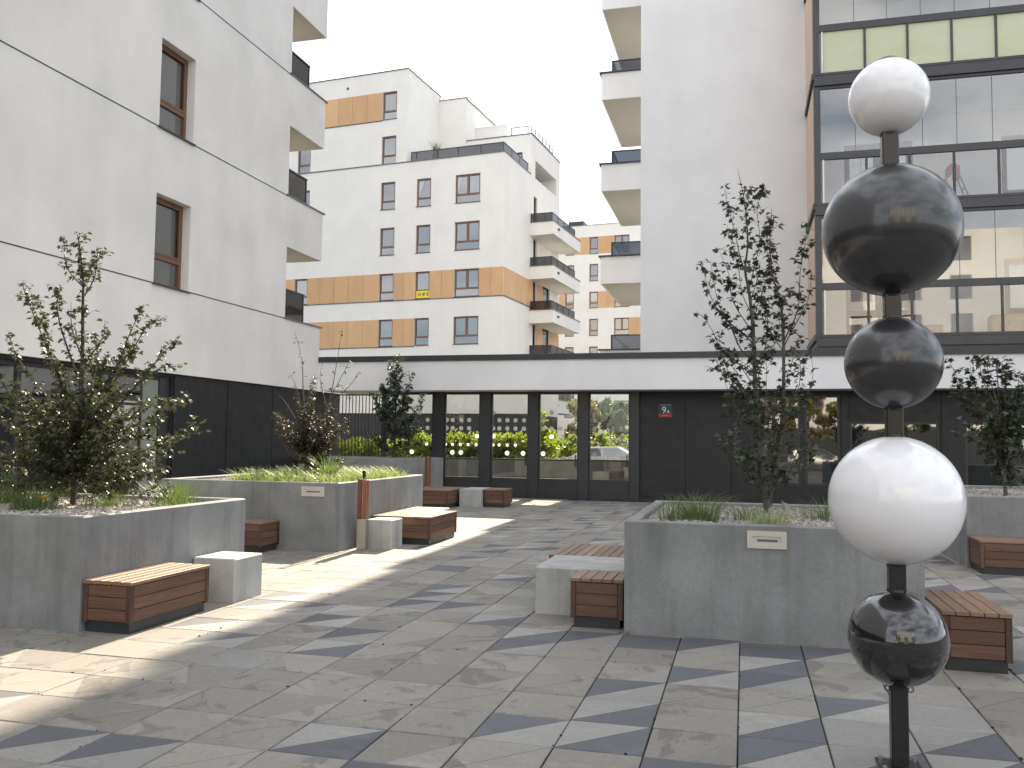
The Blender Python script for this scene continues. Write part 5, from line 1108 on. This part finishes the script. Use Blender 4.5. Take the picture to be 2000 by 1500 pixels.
# ================================================================== planters
def ring(x0, x1, y0, y1, zt, t=.11, c=.012, zin=.75):
    m = MB()
    def R4(a, z): return [(x0 + a, y0 + a, z), (x1 - a, y0 + a, z), (x1 - a, y1 - a, z), (x0 + a, y1 - a, z)]
    prof = [R4(0, -.06), R4(0, zt - c), R4(c, zt), R4(t - c, zt), R4(t, zt - c), R4(t, zin)]
    for a, b in zip(prof[:-1], prof[1:]):
        for k in range(4): m.quad(a[k], a[(k + 1) % 4], b[(k + 1) % 4], b[k])
    return m
def planter(x0, x1, y0, y1, zt, label, soil=.95):
    A = thing('concrete_planter', label, 'planter', ((x0 + x1) / 2, (y0 + y1) / 2, 0), group='raised concrete planters')
    ox, oy = A.location.x, A.location.y
    ring(x0 - ox, x1 - ox, y0 - oy, y1 - oy, zt).build('concrete_shell', M_CONC, A)
    m = MB(); n = 18; nx, ny = x1 - x0 - .22, y1 - y0 - .22; hh = {}
    rs = random.Random(int(x0 * 100))
    for i in range(n + 1):
        for j in range(n + 1): hh[i, j] = soil + rs.uniform(-.02, .02) - .03 * math.hypot(i / n - .5, j / n - .5)
    for i in range(n):
        for j in range(n):
            f = lambda a, b: (-nx / 2 + nx * a / n, -ny / 2 + ny * b / n, hh[a, b])
            m.quad(f(i, j), f(i + 1, j), f(i + 1, j + 1), f(i, j + 1))
    g = m.build('gravel_bed', M_GRAVEL, A, smooth=True)
    m = MB(); npb = 2600
    ico = [(1, 0, 0), (-1, 0, 0), (0, 1, 0), (0, -1, 0), (0, 0, 1), (0, 0, -1)]; fc = [(0, 2, 4), (2, 1, 4), (1, 3, 4), (3, 0, 4), (2, 0, 5), (1, 2, 5), (3, 1, 5), (0, 3, 5)]
    for _ in range(npb):
        r = rs.uniform(.008, .02); px_, py_ = rs.uniform(-nx / 2 + .02, nx / 2 - .02), rs.uniform(-ny / 2 + .02, ny / 2 - .02); b = len(m.v); a = rs.uniform(0, 3)
        for v in ico: m.v.append((px_ + (v[0] * math.cos(a) - v[1] * math.sin(a)) * r * 1.3, py_ + (v[0] * math.sin(a) + v[1] * math.cos(a)) * r, soil + .004 + v[2] * r * .8 + rs.uniform(-.01, .01)))
        for f in fc: m.f.append(tuple(q + b for q in f)); m.m.append(0); m.uv += [(0, 0)] * 3
    tag(m.build('gravel', M_GRAVEL, A), kind='stuff')
    return A
PLL = planter(-9.6, -5.62, 6.55, 9.15, 1.0, 'concrete planter nearest on the left holding the tall leafy shrub')
PLM = planter(-9.05, -5.94, 12.23, 15.85, 1.03, 'concrete planter behind the left bench full of pale ground cover', .98)
PLB = planter(-12.40, -8.45, 22.9, 24.2, 1.17, 'concrete planter under the bar fence beside the glazed doors', 1.10)
PLR = planter(-1.05, 1.44, 7.98, 10.85, 1.0, 'concrete planter behind the sphere sculpture holding the slender maple')
PLX = planter(3.01, 9.0, 13.62, 17.2, 1.0, 'concrete planter at the right edge behind the low bench')
def fitting(A, u0, u1, z0, z1, y):
    ox, oy = A.location.x, A.location.y; m = MB(); t = .045
    for a in ((u0, u1, z0, z0 + t), (u0, u1, z1 - t, z1), (u0, u0 + t, z0 + t, z1 - t), (u1 - t, u1, z0 + t, z1 - t)): m.box(a[0] - ox, a[1] - ox, y - oy - .014, y - oy - .001, a[2], a[3])
    m.box(u0 + t - ox, u1 - t - ox, y - oy - .006, y - oy - .001, z0 + t, z1 - t)
    f = m.build('light_fitting', M_CREAM, A); zc = (z0 + z1) / 2
    m = MB(); m.box(u0 + .085 - ox, u1 - .075 - ox, y - oy - .012, y - oy - .0065, zc - .013, zc + .004); m.build('lens', M_SLOT, f)
fitting(PLR, .02, .35, .80, .95, 7.98); fitting(PLM, -6.55, -6.17, .82, .97, 12.23)
# ================================================================== benches and blocks
def bench(x0, x1, y0, y1, label, h=.45, along='y', nb=None):
    A = thing('wooden_bench', label, 'bench', ((x0 + x1) / 2, (y0 + y1) / 2, 0), group='low timber benches')
    hx, hy = (x1 - x0) / 2, (y1 - y0) / 2
    m = MB(); m.box(-hx + .03, hx - .03, -hy + .03, hy - .03, 0, .10); m.build('plinth', M_FRAME, A)
    m = MB(); m.box(-hx + .03, hx - .03, -hy + .03, hy - .03, .102, h - .035); m.build('core', M_BLACKMETAL, A)
    p = .048
    for sx in (-1, 1):
        for sy in (-1, 1):
            m = MB(); ax, ay = sx * hx, sy * hy; m.cbox(min(ax, ax - sx * p), max(ax, ax - sx * p), min(ay, ay - sy * p), max(ay, ay - sy * p), .085, h - .034, c=.003); m.build('corner_post', M_WOODDK, A)
    z0, z1 = .10, h - .036; n = 3; dz = (z1 - z0) / n
    for k in range(n):
        a, b = z0 + k * dz + .0025, z0 + (k + 1) * dz - .0025
        for sy in (-1, 1):
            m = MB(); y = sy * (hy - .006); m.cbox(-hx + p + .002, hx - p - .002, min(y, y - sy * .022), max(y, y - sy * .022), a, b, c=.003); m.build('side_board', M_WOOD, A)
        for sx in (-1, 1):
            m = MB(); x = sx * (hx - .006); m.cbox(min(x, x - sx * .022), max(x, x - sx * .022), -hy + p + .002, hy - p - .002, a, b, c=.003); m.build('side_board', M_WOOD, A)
    if along == 'y':
        nb = nb or max(4, round(2 * hx / .098)); d = (2 * hx + .012) / nb
        for k in range(nb):
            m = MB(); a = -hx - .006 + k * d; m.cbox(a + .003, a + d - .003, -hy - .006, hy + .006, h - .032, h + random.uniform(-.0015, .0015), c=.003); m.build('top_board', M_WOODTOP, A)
    else:
        nb = nb or max(4, round(2 * hy / .098)); d = (2 * hy + .012) / nb
        for k in range(nb):
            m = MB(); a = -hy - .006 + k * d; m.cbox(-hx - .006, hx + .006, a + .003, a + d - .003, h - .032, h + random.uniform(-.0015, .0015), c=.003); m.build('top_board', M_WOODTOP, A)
    return A
def block(x0, x1, y0, y1, label, h=.45):
    m = MB(); m.cbox(-(x1 - x0) / 2, (x1 - x0) / 2, -(y1 - y0) / 2, (y1 - y0) / 2, -.03, h, c=.012)
    return tag(m.build('concrete_block', M_CUBE, loc=((x0 + x1) / 2, (y0 + y1) / 2, 0)), label, 'block', group='concrete seat blocks')
bench(-5.612, -5.12, 6.57, 7.72, 'sunlit wooden bench against the nearest left planter')
block(-5.60, -5.10, 8.14, 8.68, 'concrete block beside the sunlit bench at the nearest left planter')
bench(-7.45, -6.91, 11.70, 12.222, 'shaded wooden bench half hidden behind the nearest left planter')
block(-5.70, -5.28, 12.74, 13.20, 'concrete block between the timber bollard and the wide bench')
bench(-5.93, -4.90, 13.45, 14.80, 'wide square wooden bench with sunlit top beside the ground cover planter')
block(-5.92, -5.25, 14.83, 15.45, 'concrete block mostly hidden behind the wide square bench')
bench(-7.95, -7.07, 20.6, 22.2, 'dark wooden bench left of the block by the glazed doors', along='x')
block(-7.0, -6.42, 21.3, 22.3, 'concrete block between two dark benches by the glazed doors')
bench(-6.40, -5.85, 21.45, 22.25, 'small dark wooden bench nearest the glazed doors')
bench(-1.56, -1.075, 8.08, 8.55, 'small wooden bench in front of the pale block at the maple planter')
block(-2.02, -1.07, 8.60, 9.55, 'pale concrete block wedged between two benches at the maple planter', .46)
bench(-2.10, -1.07, 9.62, 10.75, 'wide wooden bench behind the pale block at the maple planter')
bench(1.46, 1.94, 7.42, 8.45, 'reddish wooden bench right of the maple planter behind the sculpture', nb=5)
bench(3.03, 4.9, 12.98, 13.605, 'long wooden bench against the planter at the right edge', along='x')
def bollard(x, y, h, zs, label):
    A = thing('bollard_light', label, 'bollard', (x, y, 0), group='timber and steel bollards')
    m = MB(); m.cbox(-.075, .075, -.05, .05, 0, zs, c=.004); m.build('steel_foot', M_STEEL, A)
    m = MB(); m.cbox(-.075, -.005, -.05, .05, zs + .003, h, c=.004); m.build('timber_cheek', M_POSTWOOD, A)
    m = MB(); m.cbox(.012, .075, -.045, .055, zs + .003, h - .01, c=.004); m.build('timber_cheek', M_POSTWOOD, A)
    m = MB(); m.box(-.004, .011, -.03, .03, zs + .004, h + .02); m.build('steel_core', M_STEEL, A)
    m = MB(); m.cbox(-.012, .03, -.025, .025, h + .021, h + .13, c=.004); m.build('sensor', M_BLACKMETAL, A)
    m = MB(); m.cbox(.02, .06, -.06, -.052, zs - .10, zs - .07, c=.002); m.build('latch', M_STEEL, A)
    return A
bollard(-5.71, 12.62, 1.08, .47, 'timber and steel bollard at the corner of the ground cover planter')
bollard(-8.33, 22.6, 1.22, .42, 'timber and steel bollard behind the dark bench near the bar fence')
m = MB(); m.box(-.035, .035, -1.1, .75, -.02, .008); m.box(-.06, -.036, -1.1, .75, -.02, .003); dc = tag(m.build('drain_channel', M_STEEL, loc=(-5.86, 11.55, 0)), 'thin metal drain strip on the paving by the ground cover planter', 'drain')
# ================================================================== sphere sculpture
A = thing('sphere_sculpture', 'tall post threaded with alternating black and white glossy spheres', 'sculpture', (.79, 5.15, 0))
m = MB(); m.cbox(-.11, .11, -.11, .11, .002, .012, c=.003); bp = m.build('base_plate', M_BLACKMETAL, A)
for sx in (-1, 1):
    for sy in (-1, 1):
        m = MB(); m.tube([(sx * .085, sy * .085, .012), (sx * .085, sy * .085, .032)], .012, .012, 6); m.build('bolt', M_STEEL, bp)
SPH = [(3.645, .212, M_SPHW, 'glossy white sphere at the very top'), (2.895, .362, M_SPHB2, 'largest dull black sphere'), (2.16, .252, M_SPHB2, 'black sphere in the middle of the post'), (1.415, .345, M_SPHW, 'large glossy white sphere'), (.68, .254, M_SPHB, 'shiny black sphere lowest on the post')]
def post(z0, z1):
    m = MB(); m.cbox(-.043, .043, -.043, .043, z0, z1, c=.006); return m.build('post', M_BLACKMETAL, A)
zs = [.012] + [s[0] for s in SPH[::-1]]
for a, b in zip(zs[:-1], zs[1:]): post(a + (.002 if a > .1 else 0), b)
for z, r, mt, lb in SPH:
    bm = bmesh.new(); bmesh.ops.create_uvsphere(bm, u_segments=64, v_segments=40, radius=r)
    m = MB(); m.addbm(bm); o = m.build('sphere', mt, A, smooth=True); o.location = (0, 0, z); o['label'] = lb
    for s in (-1, 1):
        if s == 1 and z > 3.6: continue
        zz = math.sqrt(r * r - .052 * .052); k = MB(); k.tube([(0, 0, s * (zz - .012)), (0, 0, s * (zz + .012))], .054, .05, 20); k.build('collar', M_BLACKMETAL, o)
m = MB(); m.tube([(0, 0, .20), (0, 0, .218), (0, 0, .228)], .075, .03, 24); m.build('cap', M_BLACKMETAL, [c for c in A.children if c.name.startswith('sphere')][0])
lowest = [c for c in A.children if c.name.startswith('sphere')][-1]
for s in (-1, 1):
    m = MB(); ps = [(s * .058 + .014 * math.cos(t * .7854), -.02, -.262 + .014 * math.sin(t * .7854)) for t in range(9)]; m.tube(ps, .0035, .0035, 5, cap=False); m.build('ring', M_BLACKMETAL, lowest)
# ================================================================== house number sign
A = thing('house_number_sign', 'square blue enamel sign with white 9A and red strip on the dark wall', 'sign', (-2.165, 25.27, 2.59))
m = MB(); m.cbox(-.195, .195, -.012, 0, -.19, .19, c=.003); m.build('plate', M_NAVY, A)
m = MB(); m.box(-.193, .193, -.0150, -.0125, -.188, -.10); m.build('red_strip', M_SIGNRED, A)
def text(s, size, x, z, name='lettering'):
    cu = bpy.data.curves.new(name, 'FONT'); cu.body = s; cu.size = size; cu.extrude = .0008; cu.align_x = 'CENTER'
    tmp = bpy.data.objects.new(name, cu); me = bpy.data.meshes.new_from_object(tmp); bpy.data.objects.remove(tmp); bpy.data.curves.remove(cu)
    o = bpy.data.objects.new(name, me); COL.objects.link(o); o.parent = A; o.location = (x, -.0165, z); o.rotation_euler = (math.pi / 2, 0, 0); me.materials.clear(); me.materials.append(M_SIGNWHITE); return o
text('9', .27, -.035, -.075); text('A', .135, .085, -.075)
m = MB(); m.box(-.15, .15, -.0145, -.0125, .150, .166); m.build('top_line', metal('pale_print', (.25, .30, .34), .6), A); m = MB(); m.box(-.10, .10, -.0170, -.0152, -.152, -.138); m.build('bottom_line', metal('pink_print', (.5, .25, .25), .6), A)
# ================================================================== foliage
def leaf_mesh(name, m, kind='maple'):
    q = MB()
    if kind == 'maple':
        R = [(.10, .02), (.46, .06), (.30, .26), (.58, .56), (.26, .56), (.0, 1.0)]
    else: R = [(.12, .08), (.28, .35), (.24, .65), (0, 1.0)]
    for s in (1, -1):
        pts = [(s * x, y, abs(x) * .32 - y * y * .22) for x, y in R]
        for a, b in zip(pts[:-1], pts[1:]):
            q.tri(*(((0, .3, -.02), a, b) if s == 1 else ((0, .3, -.02), b, a)))
        q.tri(*(((0, .3, -.02), (0, 0, 0), pts[0]) if s == 1 else ((0, .3, -.02), pts[0], (0, 0, 0))))
    return q
def along(pts, t):
    ln = [math.dist(a, b) for a, b in zip(pts[:-1], pts[1:])]; d = t * sum(ln)
    for i, l in enumerate(ln):
        if d <= l or i == len(ln) - 1:
            f = min(1, d / max(l, 1e-6)); a, b = Vector(pts[i]), Vector(pts[i + 1]); return a.lerp(b, f), (b - a).normalized()
        d -= l
def smooth(pts, n=3):
    if len(pts) < 3: return pts
    out = []
    for i in range(len(pts) - 1):
        p0, p1, p2, p3 = [Vector(pts[max(0, min(len(pts) - 1, i + k))]) for k in (-1, 0, 1, 2)]
        for s in range(n):
            t = s / n; out.append(tuple(.5 * ((2 * p1) + (-p0 + p2) * t + (2 * p0 - 5 * p1 + 4 * p2 - p3) * t * t + (-p0 + 3 * p1 - 3 * p2 + p3) * t ** 3)))
    out.append(tuple(pts[-1])); return out
def shrub(name, label, cat, base, main, low, lm, bark, size, per_m, tmin, seed, kind='maple', singles=0, lowper=None, low_tmin=.15, cluster=3):
    rs = random.Random(seed); A = thing(name, label, cat, base); bx, by, bz = base
    loc = lambda p: (p[0] - bx, p[1] - by, p[2] - bz)
    mb = MB(); spots = []
    for gi, (grp, dens, tm) in enumerate(((main, per_m, tmin), (low, lowper or per_m, low_tmin))):
        for r, pts in grp:
            if gi == 0 and pts is main[0][1]: pts = [tuple(base)] + pts[1:]
            p = smooth([loc(v) for v in pts]); L = sum(math.dist(a, b) for a, b in zip(p[:-1], p[1:]))
            mb.tube(p, r, .0018, 6 if r > .012 else 4)
            k = int(L * dens / 2.2)
            for q in range(k):
                t = tm + (1 - tm) * rs.random() ** .9; o, d = along(p, t * .985)
                if rs.random() < .45:    # short side twig with its own leaves
                    e = o + (d + Vector((rs.gauss(0, .7), rs.gauss(0, .7), rs.gauss(.2, .5)))).normalized() * rs.uniform(.04, .16)
                    mb.tube([tuple(o), tuple((o + e) / 2 + Vector((0, 0, .008))), tuple(e)], .0028, .0012, 3, cap=False)
                    for _ in range(cluster): spots.append((o.lerp(e, rs.uniform(.4, 1)), (e - o).normalized()))
                else:
                    for _ in range(2): spots.append((o, d))
    mb.build('trunk', bark, A)
    proto = leaf_mesh('leaf', lm, kind); rs.shuffle(spots); crown = MB(); n = 0; shared = None
    for o, d in spots:
        s = size * rs.uniform(.55, 1.25); out_ = Vector((rs.gauss(0, 1), rs.gauss(0, 1), rs.gauss(-.15, .55))).normalized()
        up = (Vector((0, 0, 1)) + Vector((rs.gauss(0, .45), rs.gauss(0, .45), 0)) - out_ * .2).normalized(); x = out_.cross(up).normalized(); z = x.cross(out_)
        M = Matrix(((x.x, out_.x, z.x, o.x + out_.x * .02), (x.y, out_.y, z.y, o.y + out_.y * .02), (x.z, out_.z, z.z, o.z + out_.z * .02), (0, 0, 0, 1))) @ Matrix.Scale(s, 4)
        if n < singles:
            if shared is None: shared = proto.build('leaf', lm, A); ob = shared
            else: ob = share(shared, A)
            ob.matrix_local = M; n += 1
        else:
            b = len(crown.v); crown.v += [tuple(M @ Vector(v)) for v in proto.v]; crown.f += [tuple(q + b for q in f) for f in proto.f]; crown.m += proto.m; crown.uv += proto.uv
    c = crown.build('crown', lm, A); c['kind'] = 'stuff'; return A
shrub('maple_tree', 'slender young field maple rising from the planter behind the sculpture', 'tree', (.23, 9.8, .93), SH_R, SH_RL, M_LEAF, M_BARK2, .064, 47, .14, 3, singles=290, lowper=36)
shrub('leafy_shrub', 'tall many stemmed leafy shrub in the nearest left planter', 'shrub', (-7.18, 8.2, .93), SH_L, SH_LL, M_LEAFL, M_BARK, .056, 80, .12, 4, singles=290, lowper=52, low_tmin=.2)
shrub('bare_topped_shrub', 'bronze leaved shrub with bare upper shoots in the ground cover planter', 'shrub', (-7.7, 14.5, .93), SH_M, SH_ML, M_LEAFM, M_BARK2, .058, 14, .1, 5, kind='oval', lowper=120, low_tmin=.12)
shrub('glossy_shrub', 'cone shaped glossy evergreen shrub in front of the bar fence', 'shrub', (-9.7, 23.5, 1.06), SH_T, [], M_LEAFT, M_BARK, .115, 62, .18, 6, kind='oval', lowper=60)
shrub('young_maple', 'wide bushy young maple in the planter at the right edge', 'tree', (3.85, 14.9, .93), SH_K, [], M_LEAF, M_BARK2, .085, 44, .15, 7)
# grass tufts in the planters
def tuft(x, y, z, n, h, sp, label, m=None, width=.0075, grp='grass tufts in the planters'):
    q = MB(); blades(q, (0, 0, -.02), int(n * 1.5), h * 1.1, sp, width, 1.05, random.Random(int(x * 1000 + y * 77))); o = q.build('grass_tuft', m or M_GRASS, loc=(x, y, z)); return tag(o, label, 'grass tuft', grp)
tuft(-7.02, 7.50, .95, 170, .36, .46, 'dense grass tuft in front of the leafy shrub trunk')
tuft(-6.20, 8.62, .95, 170, .40, .50, 'bright grass tuft at the far corner of the nearest left planter')
tuft(-8.05, 8.1, .95, 220, .50, .7, 'long grass tuft left of the leafy shrub at the left edge')
tuft(-7.75, 7.15, .95, 150, .24, .6, 'low pale grass tuft nearest the planter front at the left edge')
tuft(-6.72, 8.15, .95, 110, .30, .45, 'low grass tuft right behind the leafy shrub trunk')
tuft(-.44, 8.85, .95, 190, .36, .42, 'dense green grass tuft in the middle of the maple planter')
tuft(-.70, 8.7, .95, 50, .36, .26, 'thin straggly grass tuft at the left end of the maple planter')
tuft(.22, 8.45, .95, 100, .26, .40, 'short grass tuft in front of the maple trunk', M_COVER)
tuft(.0, 9.0, .95, 60, .28, .4, 'sparse grass tuft left of the maple trunk')
tuft(.75, 9.3, .95, 70, .34, .4, 'sparse grass tuft right of the maple beside the white sphere')
tuft(-6.72, 13.4, .98, 70, .62, .24, 'tall upright grass tuft standing over the pale ground cover', M_GRASS, .024)
# pale ground cover on the middle planter
q = MB(); rs = random.Random(9)
for _ in range(640):
    x = rs.uniform(-8.0, -6.1); y = rs.uniform(12.4, 15.6)
    blades(q, (x - 0, y, .965), 9, rs.uniform(.16, .38), .24, .017, 1.0, rs, 2)
o = q.build('ground_cover', M_COVER); tag(o, 'pale green ground cover filling the planter by the timber bollard', 'ground cover', kind='stuff')
# yellow flower by the trunk
A = thing('yellow_flower', 'single yellow flower beside the leafy shrub trunk in the nearest left planter', 'flower', (-7.16, 7.70, .95))
q = MB(); q.tube([(0, 0, 0), (.01, 0, .05), (0, 0, .09)], .006, .004, 5); q.build('stem', M_GRASS, A)
for k in range(7):
    a = k * .9; q = MB(); c, s = math.cos(a), math.sin(a); w_ = .035; t = .055 + .01 * (k % 3)
    q.quad((0, 0, .07), (c * t - s * w_, s * t + c * w_, .085 + .012 * (k % 2)), (c * t * 1.25, s * t * 1.25, .13 + .01 * (k % 3)), (c * t + s * w_, s * t - c * w_, .085)); q.build('petal', M_FLOWER, A)
A = thing('dry_leaf', 'pale curled dry leaf standing in the gravel behind the maple trunk', 'leaf', (.42, 9.75, .95), .5)
q = MB(); q.quad((-.02, 0, .14), (.03, -.01, .12), (.10, .01, .02), (.03, .03, .02)); q.quad((-.02, 0, .14), (.03, .03, .02), (-.0, .05, .06), (-.03, .02, .13)); q.tri((-.05, .0, .165), (-.02, 0, .14), (-.03, .02, .13)); q.build('blade', M_PALE, A)
# weeds at the foot of the right planter
q = MB(); blades(q, (0, 0, 0), 26, .06, .14, .006, .9, random.Random(3)); tag(q.build('weed_tuft', M_GRASS, loc=(-1.06, 7.93, 0)), 'small weed at the foot of the maple planter corner', 'weed')
# ================================================================== the yard beyond the glass
q = MB(); q.quad((-30, 27.4, -.03), (4, 27.4, -.03), (4, 46.4, -.03), (-30, 46.4, -.03)); tag(q.build('path', simple('yard_paving', (.085, .083, .08), .85, (.06, .058, .055), 3)), kind='structure')
A = thing('hedge_planter', 'long low concrete planter holding the bright hedge beyond the glazed doors', 'planter', (-12, 34, 0))
ring(-9, 7.8, -1, 1.2, .95).build('concrete_shell', M_CONCD, A)
q = MB(); q.quad((-8.9, -.9, .86), (7.7, -.9, .86), (7.7, 1.1, .86), (-8.9, 1.1, .86)); q.build('soil', M_GROUT, A)
def leafy(name, label, cat, loc, boxes, lm, size, n, seed, trunk=None, group=None, kind=None):
    rs = random.Random(seed); A = thing(name, label, cat, loc, group=group); q = MB(); pr_ = leaf_mesh('leaf', lm, 'oval')
    cl = []
    for x0, x1, y0, y1, z0, z1, k in boxes:
        for _ in range(k): cl.append((rs.uniform(x0, x1), rs.uniform(y0, y1), z0 + (z1 - z0) * rs.random() ** .8, rs.uniform(.10, .32)))
    for i in range(n):
        c = cl[rs.randrange(len(cl))]; v = Vector((rs.gauss(0, 1), rs.gauss(0, 1), rs.gauss(0, 1))).normalized() * c[3] * rs.uniform(.5, 1.1); o = Vector(c[:3]) + v
        if o.z < .02: continue
        out_ = (v.normalized() + Vector((rs.gauss(0, .6), rs.gauss(0, .6), rs.gauss(.1, .6)))).normalized(); x = out_.orthogonal().normalized(); x.rotate(Matrix.Rotation(rs.uniform(0, 6.28), 3, out_)); z = x.cross(out_); s = size * rs.uniform(.6, 1.2)
        M = Matrix(((x.x, out_.x, z.x, o.x), (x.y, out_.y, z.y, o.y), (x.z, out_.z, z.z, o.z), (0, 0, 0, 1))) @ Matrix.Scale(s, 4)
        b = len(q.v); q.v += [tuple(M @ Vector(p)) for p in pr_.v]; q.f += [tuple(k + b for k in f) for f in pr_.f]; q.m += pr_.m; q.uv += pr_.uv
    o = q.build('crown', lm, A); o['kind'] = 'stuff'
    if trunk:
        q = MB(); q.tube(trunk, .09, .03, 7)
        for k in range(7):
            t = trunk[1]; a = k * .9; q.tube([t, (t[0] + math.cos(a) * .3, t[1] + math.sin(a) * .3, t[2] + .5), (t[0] + math.cos(a) * .7, t[1] + math.sin(a) * .7, t[2] + 1.2)], .03, .008, 4)
    else:
        q = MB()
        for k in range(26):
            c = cl[rs.randrange(len(cl))]; q.tube([(c[0], c[1], 0), (c[0] + rs.uniform(-.1, .1), c[1], c[2])], .012, .005, 4)
    q.build('trunk', M_BARK2, A); return A
leafy('hedge', 'sunlit bright green hedge in the long planter beyond the glazed doors', 'hedge', (-12, 34, .86), [(-8.8, 5.0, -.8, .9, .05, .72, 240), (-1.2, 3.9, -.7, .6, .4, .95, 60)], M_HEDGE, .17, 15000, 21)
leafy('pointed_bush', 'taller pointed bush rising out of the bright hedge', 'bush', (-8.0, 34.6, .86), [(-.5, .5, -.3, .3, .1, .9, 12), (-.22, .22, -.2, .2, .8, 1.5, 8), (-.08, .08, -.08, .08, 1.4, 1.9, 4)], M_HEDGE, .15, 1100, 22)
leafy('hedge', 'farther green hedge behind the silver car', 'hedge', (-6, 49, -.02), [(-5, 8, -.8, .8, .1, 2.0, 120)], M_HEDGE, .26, 6500, 23)
leafy('street_tree', 'yellowing street tree seen through the rightmost glazed door', 'tree', (-9.9, 56, 0), [(-1.2, 1.1, -1, 1, 2.0, 4.2, 34)], M_AUT, .24, 2600, 24, [(0, 0, 0), (0, 0, 1.9), (.1, 0, 4)])
leafy('street_tree', 'green street tree beside the yellowing one through the rightmost door', 'tree', (-7.6, 54, 0), [(-.9, 1.0, -1, 1, 1.9, 4.1, 30)], M_FARTREE, .24, 2400, 25, [(0, 0, 0), (0, 0, 1.8), (-.1, 0, 3.9)])
for k, (x, y, lm_, lb) in enumerate(((-1.5, -13, M_FARTREE, 'green street tree behind the viewpoint mirrored at the left of the spheres'), (4.5, -16, M_AUT, 'yellowing street tree behind the viewpoint mirrored in the right windows'), (10.5, -14, M_FARTREE, 'broad green street tree behind the viewpoint mirrored at the right of the spheres'))):
    leafy('street_tree', lb, 'tree', (x, y, 0), [(-1.7, 1.7, -1.5, 1.5, 2.2, 6.2, 40)], lm_, .30, 2600, 30 + k, [(0, 0, 0), (0, 0, 2.0), (.1, 0, 5.6)])
def car(label, loc, rz, paint):
    A = thing('parked_car', label, 'car', loc, rz); L = [(-2.1, .32), (-2.12, .75), (-2.0, .92), (-1.75, 1.02), (-1.15, 1.42), (.35, 1.46), (1.15, 1.0), (1.85, .86), (2.1, .68), (2.12, .32)]
    bm = bmesh.new(); rings = []
    for y, ins in ((-.86, .10), (-.82, .0), (.82, .0), (.86, .10)):
        rings.append([bm.verts.new((x * (1 - ins * .1), y * (.80 if z > 1.2 else .93 if z > .95 else 1.0), z - (ins * .25 if z > .5 else -ins * .2))) for x, z in L])
    n = len(L)
    for a, b in zip(rings[:-1], rings[1:]):
        for k in range(n): bm.faces.new((a[k], a[(k + 1) % n], b[(k + 1) % n], b[k]))
    bm.faces.new(rings[0][::-1]); bm.faces.new(rings[-1]); bmesh.ops.recalc_face_normals(bm, faces=bm.faces)
    q = MB(); q.addbm(bm); body = q.build('body', paint, A)
    for s in (-1, 1):
        for pts in ([(-1.05, 1.36), (-1.55, 1.02), (-.38, 1.0), (-.38, 1.38)], [(-.30, 1.38), (-.30, 1.0), (1.0, 1.0), (.35, 1.38)]):
            q = MB(); v = [(x, s * (.705 + (1.38 - z) * .27), z) for x, z in pts]; q.quad(*(v if s > 0 else v[::-1])); q.build('window', M_SHOP, A)
    for x in (-1.3, 1.32):
        for s in (-1, 1):
            q = MB(); q.tube([(x, s * .66, .31), (x, s * .875, .31)], .31, .31, 18); wl = q.build('wheel', M_TYRE, A); q = MB(); q.tube([(x, s * .87, .31), (x, s * .882, .31)], .2, .18, 12); q.build('rim', M_STEEL, wl)
    for s in (-1, 1):
        q = MB(); q.cbox(1.95, 2.1, s * .62 - .14, s * .62 + .14, .62, .76, c=.02); q.build('headlight', M_STEEL, A); q = MB(); q.cbox(-2.12, -2.0, s * .66 - .1, s * .66 + .1, .72, .90, c=.02); q.build('tail_light', M_RED, A)
    return A
car('silver car added beyond the rightmost glazed door to stand in for a reflection', (-6.15, 42.0, -.03), 0, M_CARS)  # added behind the glass in place of a car mirrored in it
car('white parked car behind the viewpoint mirrored in the shop windows', (5.5, -20, -.1), .1, M_CARS)
car('dark blue parked car far beyond the silver one', (-8.4, 62, -.06), .05, M_CARB)
q = MB(); q.quad((-40, 46.4, -.06), (30, 46.4, -.06), (30, 61.5, -.06), (-40, 61.5, -.06)); tag(q.build('road', M_ASPH), kind='structure')
